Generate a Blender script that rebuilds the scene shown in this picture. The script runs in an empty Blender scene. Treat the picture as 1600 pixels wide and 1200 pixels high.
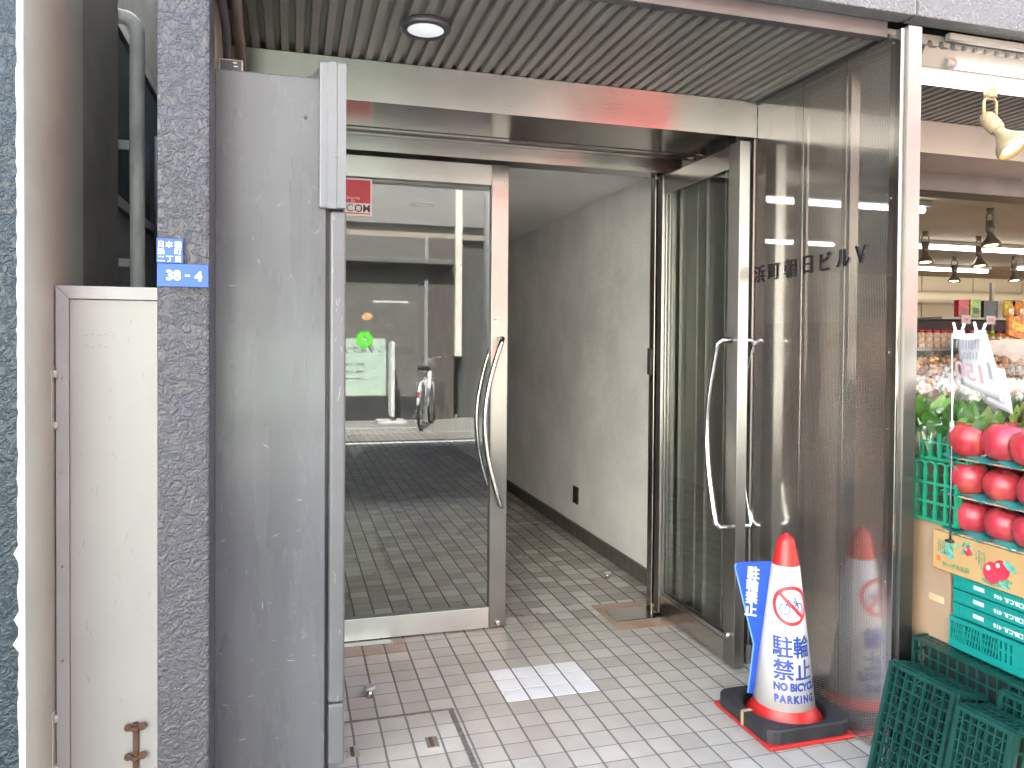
import bpy, bmesh, math, random
from mathutils import Vector, Matrix
R = math.radians
rnd = random.Random(7)
S = bpy.context.scene
COL = S.collection

# ------------------------------------------------------------------ camera
CAM_H = 1.35
YAW, PITCH, ROLL = 0.280987, -0.017495, 0.0077639
cam_d = bpy.data.cameras.new('camera')
cam = bpy.data.objects.new('camera', cam_d)
COL.objects.link(cam)
fw = Vector((math.sin(YAW) * math.cos(PITCH), math.cos(YAW) * math.cos(PITCH), math.sin(PITCH)))
r0 = Vector((math.cos(YAW), -math.sin(YAW), 0))
u0 = r0.cross(fw)
rt = r0 * math.cos(ROLL) + u0 * math.sin(ROLL)
up = -r0 * math.sin(ROLL) + u0 * math.cos(ROLL)
mw = Matrix((rt, up, -fw)).transposed().to_4x4()
mw.translation = Vector((0, 0, CAM_H))
cam.matrix_world = mw
cam_d.sensor_width = 36
cam_d.lens = 36 * 1192.81 / 1600
cam_d.shift_y = (557.2 - 600) / 1600
cam_d.clip_start = 0.02
cam_d.clip_end = 500
S.camera = cam

# ------------------------------------------------------------------ sky, sun, exposure
SUN_EL, SUN_AZ = R(48), R(-14)          # from behind the entrance building
W = bpy.data.worlds.new('World')
S.world = W
W.use_nodes = True
wn = W.node_tree
bg = wn.nodes['Background']
sky = wn.nodes.new('ShaderNodeTexSky')
sky.sky_type = 'NISHITA'
sky.sun_disc = False
sky.sun_elevation = SUN_EL
sky.sun_rotation = SUN_AZ
sky.air_density = 1.2
sky.dust_density = 2.5
wn.links.new(sky.outputs[0], bg.inputs[0])
bg.inputs[1].default_value = 0.15
sd = bpy.data.lights.new('sun', 'SUN')
sd.energy = 5.0
sd.angle = R(0.5)
sd.color = (1.0, 0.96, 0.86)
sun = bpy.data.objects.new('sun', sd)
COL.objects.link(sun)
sv = Vector((math.sin(SUN_AZ) * math.cos(SUN_EL), math.cos(SUN_AZ) * math.cos(SUN_EL), math.sin(SUN_EL)))
sun.rotation_euler = sv.to_track_quat('Z', 'Y').to_euler()
S.view_settings.view_transform = 'Standard'
S.view_settings.look = 'None'
S.view_settings.gamma = 1
S.view_settings.exposure = 3.85

# ------------------------------------------------------------------ node helpers
class G:
    """small wrapper round a node tree"""
    def __init__(s, m):
        m.use_nodes = True
        s.t = m.node_tree
        s.n = s.t.nodes
        s.bsdf = s.n['Principled BSDF']
        s.out = s.n['Material Output']
    def link(s, a, b):
        s.t.links.new(a, b)
    def new(s, typ, **kw):
        n = s.n.new(typ)
        for k, v in kw.items():
            setattr(n, k, v)
        return n
    def put(s, inp, v):
        if hasattr(v, 'is_linked'):
            s.link(v, inp)
        elif v is not None:
            inp.default_value = v
    def math(s, op, a, b=None, c=None):
        n = s.new('ShaderNodeMath', operation=op)
        for i, v in enumerate((a, b, c)):
            if v is not None:
                s.put(n.inputs[i], v)
        return n.outputs[0]
    def mix(s, f, a, b, blend='MIX'):
        n = s.new('ShaderNodeMix', data_type='RGBA', blend_type=blend)
        s.put(n.inputs[0], f); s.put(n.inputs[6], a); s.put(n.inputs[7], b)
        return n.outputs[2]
    def ramp(s, f, a, b, smooth=True):
        n = s.new('ShaderNodeMapRange', interpolation_type='SMOOTHSTEP' if smooth else 'LINEAR')
        s.put(n.inputs[0], f)
        n.inputs[1].default_value = a; n.inputs[2].default_value = b
        return n.outputs[0]
    def coord(s, kind='Object', scale=(1, 1, 1)):
        tc = s.new('ShaderNodeTexCoord')
        mp = s.new('ShaderNodeMapping')
        mp.inputs['Scale'].default_value = scale
        s.link(tc.outputs[kind], mp.inputs[0])
        return mp.outputs[0]
    def noise(s, vec, scale, detail=3, rough=.5, dist=0):
        n = s.new('ShaderNodeTexNoise')
        s.put(n.inputs['Vector'], vec)
        n.inputs['Scale'].default_value = scale
        n.inputs['Detail'].default_value = detail
        n.inputs['Roughness'].default_value = rough
        n.inputs['Distortion'].default_value = dist
        return n.outputs[0]
    def bump(s, h, strength, dist, normal=None):
        n = s.new('ShaderNodeBump')
        n.inputs['Strength'].default_value = strength
        n.inputs['Distance'].default_value = dist
        s.put(n.inputs['Height'], h)
        if normal is not None:
            s.link(normal, n.inputs['Normal'])
        return n.outputs[0]

def c4(c):
    return (c[0], c[1], c[2], 1)

MC = {}
# all but these colours are darkened so raised exposure makes the hall look brighter
FULL = {'white_ceiling_paint', 'grey_metal_slats', 'cream_render', 'bounce_white_render', 'beige_tile_front', 'pale_grey_front', 'red_canvas',
        'red_sign', 'asphalt', 'cream_wall_panels', 'dark_alley_render', 'lagged_pipe', 'bright_green', 'brown_mushroom', 'tan_mushroom'}
def pmat(name, col, rough=.5, metal=0, var=.1, vs=5, stretch=(1, 1, 1), bump=0, bs=60, bd=.002,
         rvar=.08, coat=0, col2=None, wob=0, wobs=3, spec=.5):
    if name in MC:
        return MC[name]
    m = bpy.data.materials.new(name)
    g = G(m)
    v = g.coord('Object', stretch)
    n = g.noise(v, vs, 4, .6)
    n = g.ramp(n, .25, .75)
    if name not in FULL:
        col = tuple(x * .72 for x in col)
        col2 = col2 and tuple(x * .72 for x in col2)
    d = col2 or tuple(max(0, x * (1 - 2 * var)) for x in col)
    cc = g.mix(n, c4(d), c4(tuple(min(1, x * (1 + var)) if col2 is None else x for x in col)))
    g.link(cc, g.bsdf.inputs['Base Color'])
    n2 = g.noise(v, vs * 2.3, 3, .6)
    g.link(g.math('ADD', g.math('MULTIPLY', n2, rvar * 2), rough - rvar), g.bsdf.inputs['Roughness'])
    g.bsdf.inputs['Metallic'].default_value = metal
    g.bsdf.inputs['Coat Weight'].default_value = coat
    g.bsdf.inputs['Specular IOR Level'].default_value = spec
    nn = None
    if bump:
        nn = g.bump(g.noise(v, bs, 3, .55), bump, bd)
    if wob:
        nn = g.bump(g.noise(g.coord('Object'), wobs, 2, .5), wob, .01, nn)
    if nn is not None:
        g.link(nn, g.bsdf.inputs['Normal'])
    MC[name] = m
    return m

def emat(name, col, strength):
    m = bpy.data.materials.new(name)
    g = G(m)
    g.bsdf.inputs['Base Color'].default_value = c4(col)
    g.bsdf.inputs['Emission Color'].default_value = c4(col)
    g.bsdf.inputs['Emission Strength'].default_value = strength
    MC[name] = m
    return m

def stucco(name, col, scale=60, strength=1.0, dist=.008, rough=.28, col2=None):
    m = bpy.data.materials.new(name)
    g = G(m)
    v = g.coord('Object')
    a = g.noise(v, scale, 3, .55, 1.6)
    h = g.ramp(a, .38, .66)
    b = g.noise(v, scale * 4.5, 3, .6)
    hh = g.math('ADD', h, g.math('MULTIPLY', b, .22))
    big = g.ramp(g.noise(v, 2.5, 3, .6), .3, .7)
    c = g.mix(big, c4(col2 or tuple(x * .86 for x in col)), c4(col))
    g.link(c, g.bsdf.inputs['Base Color'])
    g.link(g.math('ADD', g.math('MULTIPLY', b, .25), rough - .1), g.bsdf.inputs['Roughness'])
    g.link(g.bump(hh, strength, dist), g.bsdf.inputs['Normal'])
    g.bsdf.inputs['Specular IOR Level'].default_value = .38
    MC[name] = m
    return m

def tile_mat(name, pitch, ox, oy, gx, gy, cols, grout, rough=.4, dirt=.2, bands=0, axes=(0, 1)):
    """square tiles in world metres; gx = joint along constant x, gy = joint along constant y"""
    m = bpy.data.materials.new(name)
    g = G(m)
    pos = g.new('ShaderNodeNewGeometry').outputs['Position']
    sp = g.new('ShaderNodeSeparateXYZ')
    g.link(pos, sp.inputs[0])
    wob = g.noise(pos, 14, 2, .5)
    px = g.math('ADD', sp.outputs[axes[0]], g.math('MULTIPLY', g.math('SUBTRACT', wob, .5), .004))
    u = g.math('DIVIDE', g.math('SUBTRACT', px, ox), pitch)
    v = g.math('DIVIDE', g.math('SUBTRACT', sp.outputs[axes[1]], oy), pitch)
    iu, iv = g.math('FLOOR', u), g.math('FLOOR', v)
    fu, fv = g.math('SUBTRACT', u, iu), g.math('SUBTRACT', v, iv)
    eu = g.math('MULTIPLY', g.math('MINIMUM', fu, g.math('SUBTRACT', 1, fu)), pitch)
    ev = g.math('MULTIPLY', g.math('MINIMUM', fv, g.math('SUBTRACT', 1, fv)), pitch)
    mu = g.ramp(eu, gx * .5 - .0008, gx * .5 + .0014)
    mv = g.ramp(ev, gy * .5 - .0008, gy * .5 + .0014)
    mask = g.math('MULTIPLY', mu, mv)
    cmb = g.new('ShaderNodeCombineXYZ')
    g.link(iu, cmb.inputs[0]); g.link(iv, cmb.inputs[1])
    wnz = g.new('ShaderNodeTexWhiteNoise', noise_dimensions='2D')
    g.link(cmb.outputs[0], wnz.inputs['Vector'])
    r = wnz.outputs['Value']
    cr = g.new('ShaderNodeValToRGB')
    cr.color_ramp.interpolation = 'CONSTANT'
    els = cr.color_ramp.elements
    while len(els) < len(cols):
        els.new(.5)
    for i, cc in enumerate(cols):
        els[i].position = i / len(cols)
        els[i].color = c4(cc)
    g.link(r, cr.inputs[0])
    dn = g.noise(pos, 9, 5, .65)
    big = g.noise(pos, 1.7, 4, .6)
    dd = g.math('ADD', g.math('MULTIPLY', dn, .5), g.math('MULTIPLY', big, .5))
    dk = g.math('ADD', g.math('MULTIPLY', g.ramp(dd, .3, .7), dirt), 1 - dirt)
    wn2 = g.new('ShaderNodeTexWhiteNoise', noise_dimensions='3D')
    g.link(cmb.outputs[0], wn2.inputs['Vector'])
    dk = g.math('MULTIPLY', dk, g.math('ADD', g.math('MULTIPLY', wn2.outputs['Value'], .14), .93))
    vv = g.new('ShaderNodeCombineXYZ')
    for i in range(3):
        g.link(dk, vv.inputs[i])
    col = g.mix(1.0, cr.outputs[0], vv.outputs[0], 'MULTIPLY')
    gc = g.mix(g.noise(pos, 25, 3, .6), c4(tuple(x * .6 for x in grout)), c4(grout))
    g.link(g.mix(mask, gc, col), g.bsdf.inputs['Base Color'])
    g.link(g.math('SUBTRACT', .92, g.math('MULTIPLY', mask, g.math('SUBTRACT', .92 - rough + .1, g.math('MULTIPLY', dn, .2)))), g.bsdf.inputs['Roughness'])
    hh = g.math('ADD', mask, g.math('MULTIPLY', g.noise(pos, 160, 3, .6), .12))
    g.link(g.bump(hh, .6, .0025), g.bsdf.inputs['Normal'])
    MC[name] = m
    return m

def steel(name, col=(.60, .585, .56), rough=.2, stretch=(1, 1, 90), wob=.03, aniso=0, tan=None):
    m = bpy.data.materials.new(name)
    g = G(m)
    v = g.coord('Object', stretch)
    n = g.noise(v, 6, 4, .65)
    big = g.noise(g.coord('Object'), 4, 4, .6)
    c = g.mix(g.ramp(big, .3, .75), c4(tuple(x * .88 for x in col)), c4(col))
    c = g.mix(g.math('MULTIPLY', n, .18), c, c4(tuple(x * .6 for x in col)))
    g.link(c, g.bsdf.inputs['Base Color'])
    g.bsdf.inputs['Metallic'].default_value = 1
    if aniso:
        g.bsdf.inputs['Anisotropic'].default_value = aniso
        tv = g.new('ShaderNodeCombineXYZ')
        for i in range(3):
            tv.inputs[i].default_value = tan[i]
        g.link(tv.outputs[0], g.bsdf.inputs['Tangent'])
    g.link(g.math('ADD', g.math('MULTIPLY', n, .14), g.math('ADD', rough - .1, g.math('MULTIPLY', big, .06))), g.bsdf.inputs['Roughness'])
    b1 = g.bump(n, .06, .001)
    b2 = g.bump(g.noise(g.coord('Object'), 2.2, 2, .4), wob, .02, b1)
    g.link(b2, g.bsdf.inputs['Normal'])
    MC[name] = m
    return m

def glass(name, tint=(.93, .96, .95), ior=1.6, rough=0.0):
    m = bpy.data.materials.new(name)
    g = G(m)
    g.n.remove(g.bsdf)
    geo = g.new('ShaderNodeNewGeometry')
    k = g.math('ADD', ior, g.math('MULTIPLY', geo.outputs['Backfacing'], 1 / ior - ior))
    fr = g.new('ShaderNodeFresnel')
    g.link(k, fr.inputs[0])
    tr = g.new('ShaderNodeBsdfTransparent')
    tr.inputs[0].default_value = c4(tint)
    gl = g.new('ShaderNodeBsdfGlossy')
    gl.inputs['Roughness'].default_value = rough
    mx = g.new('ShaderNodeMixShader')
    g.link(fr.outputs[0], mx.inputs[0]); g.link(tr.outputs[0], mx.inputs[1]); g.link(gl.outputs[0], mx.inputs[2])
    g.link(mx.outputs[0], g.out.inputs[0])
    MC[name] = m
    return m

def film(name, clear=.75, col=(.9, .93, .92), gloss=False):
    m = bpy.data.materials.new(name)
    g = G(m)
    g.bsdf.inputs['Base Color'].default_value = c4(col)
    g.bsdf.inputs['Roughness'].default_value = .18
    tr = g.new('ShaderNodeBsdfTransparent')
    mx = g.new('ShaderNodeMixShader')
    mx.inputs[0].default_value = 1 - clear
    v = g.coord('Object')
    nb = g.bump(g.noise(v, 30, 3, .6, 1), .7, .01)
    sf = g.bsdf
    if gloss:
        sf = g.new('ShaderNodeBsdfGlossy')
        sf.inputs['Roughness'].default_value = .22
        sf.inputs[0].default_value = c4(col)
    g.link(nb, sf.inputs['Normal'])
    g.link(tr.outputs[0], mx.inputs[1]); g.link(sf.outputs[0], mx.inputs[2])
    g.link(mx.outputs[0], g.out.inputs[0])
    MC[name] = m
    return m

# ------------------------------------------------------------------ mesh helpers
class MB:
    def __init__(s):
        s.b = bmesh.new()
    def face(s, pts, smooth=False):
        f = s.b.faces.new([s.b.verts.new(p) for p in pts])
        f.smooth = smooth
        return s
    def box(s, x0, x1, y0, y1, z0, z1, M=None):
        P = [Vector((x, y, z)) for z in (z0, z1) for y in (y0, y1) for x in (x0, x1)]
        if M is not None:
            P = [M @ p for p in P]
        V = [s.b.verts.new(p) for p in P]
        for q in ((0, 2, 3, 1), (4, 5, 7, 6), (0, 1, 5, 4), (2, 6, 7, 3), (0, 4, 6, 2), (1, 3, 7, 5)):
            s.b.faces.new([V[i] for i in q])
        return s
    def prism(s, poly, axis, a, b):
        """extrude a 2-D polygon along axis from a to b (other two axes in order)"""
        def p3(p, t):
            q = list(p); q.insert(axis, t); return Vector(q)
        A = [s.b.verts.new(p3(p, a)) for p in poly]
        B = [s.b.verts.new(p3(p, b)) for p in poly]
        n = len(poly)
        fs = [s.b.faces.new(A), s.b.faces.new(B[::-1])]
        for i in range(n):
            fs.append(s.b.faces.new([A[i], B[i], B[(i + 1) % n], A[(i + 1) % n]][::-1]))
        bmesh.ops.recalc_face_normals(s.b, faces=fs)
        return s
    def tube(s, pts, r, n=10, closed=False, caps=True):
        pts = [Vector(p) for p in pts]
        rs = r if isinstance(r, (list, tuple)) else [r] * len(pts)
        rings = []
        ref = None
        N = len(pts)
        for i, p in enumerate(pts):
            if closed:
                t = (pts[(i + 1) % N] - pts[i - 1]).normalized()
            else:
                t = (pts[min(i + 1, N - 1)] - pts[max(i - 1, 0)]).normalized()
            if ref is None:
                ref = Vector((0, 0, 1)) if abs(t.z) < .9 else Vector((1, 0, 0))
            ref = (ref - t * ref.dot(t)).normalized()
            bi = t.cross(ref)
            rings.append([s.b.verts.new(p + (ref * math.cos(2 * math.pi * k / n) + bi * math.sin(2 * math.pi * k / n)) * rs[i]) for k in range(n)])
        M = N if closed else N - 1
        for i in range(M):
            A, B = rings[i], rings[(i + 1) % N]
            for k in range(n):
                f = s.b.faces.new([A[k], A[(k + 1) % n], B[(k + 1) % n], B[k]])
                f.smooth = True
        if caps and not closed:
            s.b.faces.new(rings[0][::-1]); s.b.faces.new(rings[-1])
        return s
    def lathe(s, prof, c=(0, 0, 0), n=32, M=None, caps=True):
        """profile of (r, z) revolved about z at c"""
        c = Vector(c)
        rings = []
        for r, z in prof:
            ring = []
            for k in range(n):
                p = c + Vector((r * math.cos(2 * math.pi * k / n), r * math.sin(2 * math.pi * k / n), z))
                if M is not None:
                    p = M @ p
                ring.append(s.b.verts.new(p))
            rings.append(ring)
        for A, B in zip(rings, rings[1:]):
            for k in range(n):
                f = s.b.faces.new([A[k], A[(k + 1) % n], B[(k + 1) % n], B[k]])
                f.smooth = True
        if caps:
            if prof[0][0] > 1e-5: s.b.faces.new(rings[0][::-1])
            if prof[-1][0] > 1e-5: s.b.faces.new(rings[-1])
        bmesh.ops.remove_doubles(s.b, verts=s.b.verts[:], dist=1e-6)
        return s
    def add_mesh(s, me):
        s.b.from_mesh(me)
        return s

def wloc(o):
    v = Vector((0, 0, 0))
    while o is not None:
        v += o.location
        o = o.parent
    return v

def obj(name, mb, mat, parent=None, bevel=0, label=None, cat=None, group=None, kind=None, loc=None, seg=2):
    me = bpy.data.meshes.new(name)
    b = mb.b if isinstance(mb, MB) else mb
    off = wloc(parent) if parent is not None else Vector((0, 0, 0))
    if loc is not None:
        off = off + Vector(loc) - (off if parent is not None else Vector((0, 0, 0)))
    bmesh.ops.translate(b, verts=b.verts[:], vec=-off)
    b.to_mesh(me); b.free()
    mats = mat if isinstance(mat, (list, tuple)) else [mat]
    for m in mats:
        me.materials.append(m)
    o = bpy.data.objects.new(name, me)
    COL.objects.link(o)
    if parent is not None:
        o.parent = parent
        o.location = off - wloc(parent)
    else:
        o.location = off
    if bevel:
        md = o.modifiers.new('bevel', 'BEVEL')
        md.width = bevel; md.segments = seg; md.limit_method = 'ANGLE'; md.angle_limit = R(40)
        md.harden_normals = False
    tag(o, label, cat, group, kind)
    return o

def tag(o, label=None, cat=None, group=None, kind=None):
    if label: o['label'] = label
    if cat: o['category'] = cat
    if group: o['group'] = group
    if kind: o['kind'] = kind
    return o

def thing(name, loc, label, cat, group=None):
    o = bpy.data.objects.new(name, None)
    o.empty_display_size = .05
    COL.objects.link(o)
    o.location = loc
    return tag(o, label, cat, group)

def dup(root, loc, rotz=None, label=None, group=None):
    def cp(o, par):
        c = o.copy()
        COL.objects.link(c)
        if par is not None:
            c.parent = par
        for ch in o.children:
            cp(ch, c)
        return c
    c = cp(root, None)
    c.location = loc
    if rotz is not None: c.rotation_euler = (0, 0, rotz)
    if label: c['label'] = label
    if group: c['group'] = group
    return c

def text_bm(s, size, bold=0.0, extrude=0.0, spacing=1.0, sx=1.0, align='CENTER'):
    cu = bpy.data.curves.new('lettering', 'FONT')
    cu.body = s
    cu.size = size
    heavy = bold > 0 and any(ord(ch) > 127 for ch in s)   # stroke-rich glyphs are thickened by stacked shifted copies
    cu.offset = 0 if heavy else bold
    cu.extrude = extrude
    cu.space_character = spacing
    cu.align_x = align
    cu.resolution_u = 3
    o = bpy.data.objects.new('lettering', cu)
    COL.objects.link(o)
    dg = bpy.context.evaluated_depsgraph_get()
    me = bpy.data.meshes.new_from_object(o.evaluated_get(dg))
    b = bmesh.new()
    b.from_mesh(me)
    bpy.data.objects.remove(o)
    bpy.data.curves.remove(cu)
    bpy.data.meshes.remove(me)
    if heavy:
        base = b.copy()
        for k, (ax, ay) in enumerate(((1, .6), (-1, .6), (1, -.6), (-1, -.6))):
            c = base.copy()
            bmesh.ops.translate(c, verts=c.verts[:], vec=(ax * bold * .8, ay * bold * .8, .00009 * (k + 1)))
            merge(b, c)
        base.free()
    ys = [v.co.y for v in b.verts] or [0]
    xs = [v.co.x for v in b.verts] or [0]
    cy = (min(ys) + max(ys)) / 2
    cx = (min(xs) + max(xs)) / 2 if align == 'CENTER' else 0
    for v in b.verts:
        v.co.x = (v.co.x - cx) * sx
        v.co.y -= cy
    return b

def place_bm(b, origin, right, upv):
    right = Vector(right).normalized(); upv = Vector(upv).normalized()
    n = right.cross(upv)
    for v in b.verts:
        v.co = Vector(origin) + right * v.co.x + upv * v.co.y + n * v.co.z
    return b

def merge(dst, src):
    me = bpy.data.meshes.new('tmp')
    src.to_mesh(me); src.free()
    dst.from_mesh(me)
    bpy.data.meshes.remove(me)
    return dst

def wtext(mb, s, size, origin, right, upv, **kw):
    """add lettering to an MB"""
    b = place_bm(text_bm(s, size, **kw), origin, right, upv)
    merge(mb.b, b)
    return mb

# ------------------------------------------------------------------ materials
M_road = pmat('asphalt', (.055, .056, .06), .8, var=.2, vs=3, bump=.5, bs=180, bd=.004)
M_walk = tile_mat('sidewalk_paving', .3, 0, 0, .006, .006, [(.24, .23, .215), (.27, .26, .245)], (.12, .11, .1), .75)
TP = .0955
M_tile = tile_mat('entrance_tiles', TP, .779, 2.735, .0068, .0036,
                  [(.385, .355, .30), (.40, .37, .315), (.365, .33, .28), (.41, .385, .335)], (.155, .148, .132), .33, .26)
M_hall = tile_mat('hall_tiles', TP, .779, 2.735, .0075, .0035,
                  [(.37, .345, .30), (.27, .248, .215), (.46, .435, .385), (.31, .285, .25), (.50, .48, .43)], (.12, .11, .10), .3, .22)
M_white_tile = pmat('white_tile', (.82, .815, .80), .3, var=.03, vs=8)
M_brown_tile = pmat('brown_tile', (.42, .29, .21), .4, var=.12, vs=9)
M_steel = steel('brushed_steel', (.62, .595, .56), .2, (90, 1, 1))
M_steel_h = steel('brushed_steel_along', (.42, .415, .405), .30, (1, 90, 90), .05, .96, (0, 0, 1))
M_steel_d = steel('brushed_steel_dark', (.47, .45, .42), .2, (60, 60, 1))
M_chrome = steel('polished_steel', (.70, .69, .67), .14, (1, 1, 30), .01)
M_post = steel('satin_steel_post', (.175, .173, .168), .34, (80, 80, 1), .02, .85, (1, 1, 0))
M_stucco_g = stucco('grey_textured_paint', (.038, .0405, .047), 44, .6, .007, .33)
M_stucco_b = stucco('blue_textured_paint', (.004, .015, .023), 46, .5, .006, .36)
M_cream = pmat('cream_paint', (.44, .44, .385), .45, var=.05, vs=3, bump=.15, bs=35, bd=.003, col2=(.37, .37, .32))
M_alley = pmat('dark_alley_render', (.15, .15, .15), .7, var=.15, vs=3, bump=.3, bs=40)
M_side = pmat('taupe_wall_paint', (.30, .26, .235), .6, var=.1, vs=5, bump=.2, bs=60)
M_concrete = stucco('light_grey_render', (.175, .18, .182), 90, .9, .006, .6)
M_plaster = stucco('rough_white_plaster', (.88, .875, .86), 75, .8, .006, .75)
M_plaster_flat = pmat('white_ceiling_paint', (.80, .795, .79), .8, var=.03, vs=2)
M_soffit = pmat('grey_metal_slats', (.20, .19, .172), .45, var=.08, vs=3, stretch=(3, .6, 1))
M_dark = pmat('dark_metal', (.035, .035, .037), .5, var=.1)
M_black = pmat('black_rubber', (.022, .022, .024), .6, var=.2, vs=12, bump=.25, bs=70)
M_blackp = pmat('black_plastic', (.012, .013, .016), .3, var=.1)
M_cab = pmat('grey_cabinet_paint', (.082, .0905, .103), .27, var=.12, vs=3.5, stretch=(1.8, 1, .3), rvar=.1, wob=.06, wobs=2.5, coat=.08)
M_cab_l = pmat('light_grey_trim', (.14, .155, .172), .3, var=.04)
M_cab_d = pmat('grey_trim', (.095, .104, .114), .35, var=.05)
M_scr = pmat('bare_scratch', (.42, .425, .44), .5, var=.05)
M_gate = pmat('white_painted_sheet', (.31, .309, .306), .42, var=.045, vs=2.6, stretch=(1, 1, .5), wob=.05)
M_gatef = pmat('aluminium_frame', (.33, .33, .335), .38, var=.04)
M_rust = pmat('rusty_iron', (.14, .06, .035), .85, var=.35, vs=40, bump=.6, bs=90, col2=(.06, .03, .02))
M_pipe = pmat('lagged_pipe', (.50, .51, .48), .6, var=.2, vs=9, stretch=(1, 1, .35), bump=.2, bs=20, bd=.006)
M_plate = pmat('blue_enamel', (.024, .09, .36), .4, var=.05, spec=.3)
M_white = pmat('white_paint', (.82, .82, .82), .45, var=.02)
M_red = pmat('red_plastic', (.55, .02, .018), .38, var=.05, vs=8)
M_sleeve = pmat('white_vinyl', (.66, .66, .685), .32, var=.015)
M_blue = pmat('blue_vinyl', (.004, .062, .44), .4, var=.03, spec=.3)
M_bluet = pmat('blue_print', (.010, .05, .30), .4, var=.02)
M_redt = pmat('red_print', (.72, .03, .035), .4, var=.02)
M_lens = emat('lit_lens', (.7, .72, .75), .045)
M_glass = glass('door_glass', (.92, .95, .94), 1.6)
M_winglass = glass('window_glass', (.55, .62, .62), 1.6)
M_letter = pmat('black_letter', (.014, .016, .02), .35, var=.05)
M_tape = pmat('brown_tape', (.50, .36, .20), .4, var=.05)

def perforated():
    m = bpy.data.materials.new('perforated_steel')
    g = G(m)
    pos = g.new('ShaderNodeNewGeometry').outputs['Position']
    sp = g.new('ShaderNodeSeparateXYZ')
    g.link(pos, sp.inputs[0])
    P = .0085
    def dots(du, dv):
        u = g.math('FRACT', g.math('ADD', g.math('DIVIDE', sp.outputs[1], P * 1.732), du))
        v = g.math('FRACT', g.math('ADD', g.math('DIVIDE', sp.outputs[2], P), dv))
        a = g.math('MULTIPLY', g.math('SUBTRACT', u, .5), 1.732)
        b = g.math('SUBTRACT', v, .5)
        return g.math('SQRT', g.math('ADD', g.math('MULTIPLY', a, a), g.math('MULTIPLY', b, b)))
    d = g.math('MINIMUM', dots(0, 0), dots(.5, .5))
    hole = g.math('SUBTRACT', 1, g.ramp(d, .25, .30))
    # no holes near the seams and the rim of the sheet
    big = g.noise(g.coord('Object'), 2.2, 4, .6)
    col = g.mix(g.ramp(big, .3, .75), (.50, .485, .46, 1), (.62, .605, .58, 1))
    g.link(col, g.bsdf.inputs['Base Color'])
    g.bsdf.inputs['Metallic'].default_value = 1
    g.link(g.math('ADD', .06, g.math('MULTIPLY', big, .16)), g.bsdf.inputs['Roughness'])
    bb = g.bump(g.math('SUBTRACT', 1, hole), .25, .0012)
    g.link(g.bump(g.noise(g.coord('Object'), 3, 2, .5), .05, .015, bb), g.bsdf.inputs['Normal'])
    tr = g.new('ShaderNodeBsdfTransparent')
    mx = g.new('ShaderNodeMixShader')
    g.link(hole, mx.inputs[0])
    sat = g.new('ShaderNodeBsdfAnisotropic')
    sat.inputs['Color'].default_value = (.50, .49, .47, 1)
    sat.inputs['Roughness'].default_value = .62
    m2 = g.new('ShaderNodeMixShader')
    g.link(g.math('ADD', .08, g.math('MULTIPLY', big, .24)), m2.inputs[0])
    g.link(g.bsdf.outputs[0], m2.inputs[1]); g.link(sat.outputs[0], m2.inputs[2])
    g.link(m2.outputs[0], mx.inputs[1]); g.link(tr.outputs[0], mx.inputs[2])
    g.link(mx.outputs[0], g.out.inputs[0])
    return m
M_perf = perforated()

# ================================================================== THE GROUND
obj('street', MB().box(-90, 90, -90, 90, -.6, -.02), M_road, kind='structure')
obj('far_sidewalk', MB().box(-60, 60, -30, -3.62, -.02, .10), M_walk, kind='structure', bevel=.015)
obj('road_line', MB().box(-60, 60, -3.50, -3.40, -.02, -.014), M_white, kind='structure')
obj('road_gutter', MB().box(-60, 60, .45, .75, -.02, -.012), pmat('gutter_concrete', (.30, .29, .28), .8, var=.2, vs=6, bump=.4), kind='structure')
obj('entrance_floor', MB().box(-6, 12, .75, 3.47, -.02, 0), M_tile, kind='structure')
obj('hall_floor', MB().box(-.2, 1.92, 3.47, 12, -.02, 0), M_hall, kind='structure')
obj('shop_floor', MB().box(2.05, 12, 3.47, 8.2, -.02, .002), pmat('shop_floor_vinyl', (.42, .40, .36), .35, var=.1), kind='structure')

# white replacement tiles, brown tile surrounds and the hinge plates set into the paving
wt = MB()
for i in range(4):
    for j in range(3):
        x, y = .779 + i * TP, 2.735 + j * TP
        wt.box(x + .004, x + TP - .004, y + .0025, y + TP - .0025, -.001, .0012)
obj('tile_patch', wt, M_white_tile, kind='structure')
bt = MB()
for i in range(4):
    x = .779 + (i - 7) * TP
    bt.box(x + .004, x + TP - .004, 3.31, 3.40, -.001, .002)
bt.box(.44, .493, 3.405, 3.46, -.001, .002)
for x0, x1, y0, y1 in ((1.485, 1.60, 3.565, 3.645), (1.604, 1.70, 3.565, 3.645), (1.704, 1.75, 3.565, 3.645),
                       (1.485, 1.52, 3.40, 3.56), (1.485, 1.58, 3.285, 3.395), (1.584, 1.68, 3.285, 3.395), (1.684, 1.775, 3.285, 3.395)):
    bt.box(x0, x1, y0, y1, -.001, .002)
obj('brown_paving_tiles', bt, M_brown_tile, kind='structure')
obj('hinge_cover_plate', MB().box(1.525, 1.80, 3.40, 3.56, -.001, .0035).box(.14, .435, 3.41, 3.465, -.001, .0035), M_steel_d, kind='structure')
mh = MB()
mh.box(.10, .575, 2.731, 2.743, -.001, .003).box(.556, .574, 1.5, 2.731, -.001, .003)
obj('inspection_cover_frame', mh, pmat('weathered_channel', (.17, .155, .125), .7, var=.3, vs=30), kind='structure')
mg = MB()
for x, y in ((.198, 2.535), (.459, 2.527)):
    mg.box(x - .02, x + .02, y - .035, y + .035, -.001, .002)
ig = obj('cover_grip_plate', mg, M_steel, kind='structure')
mg = MB()
for x, y in ((.195, 2.535), (.457, 2.527)):
    mg.box(x - .006, x + .006, y - .028, y + .028, 0, .004)
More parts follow.
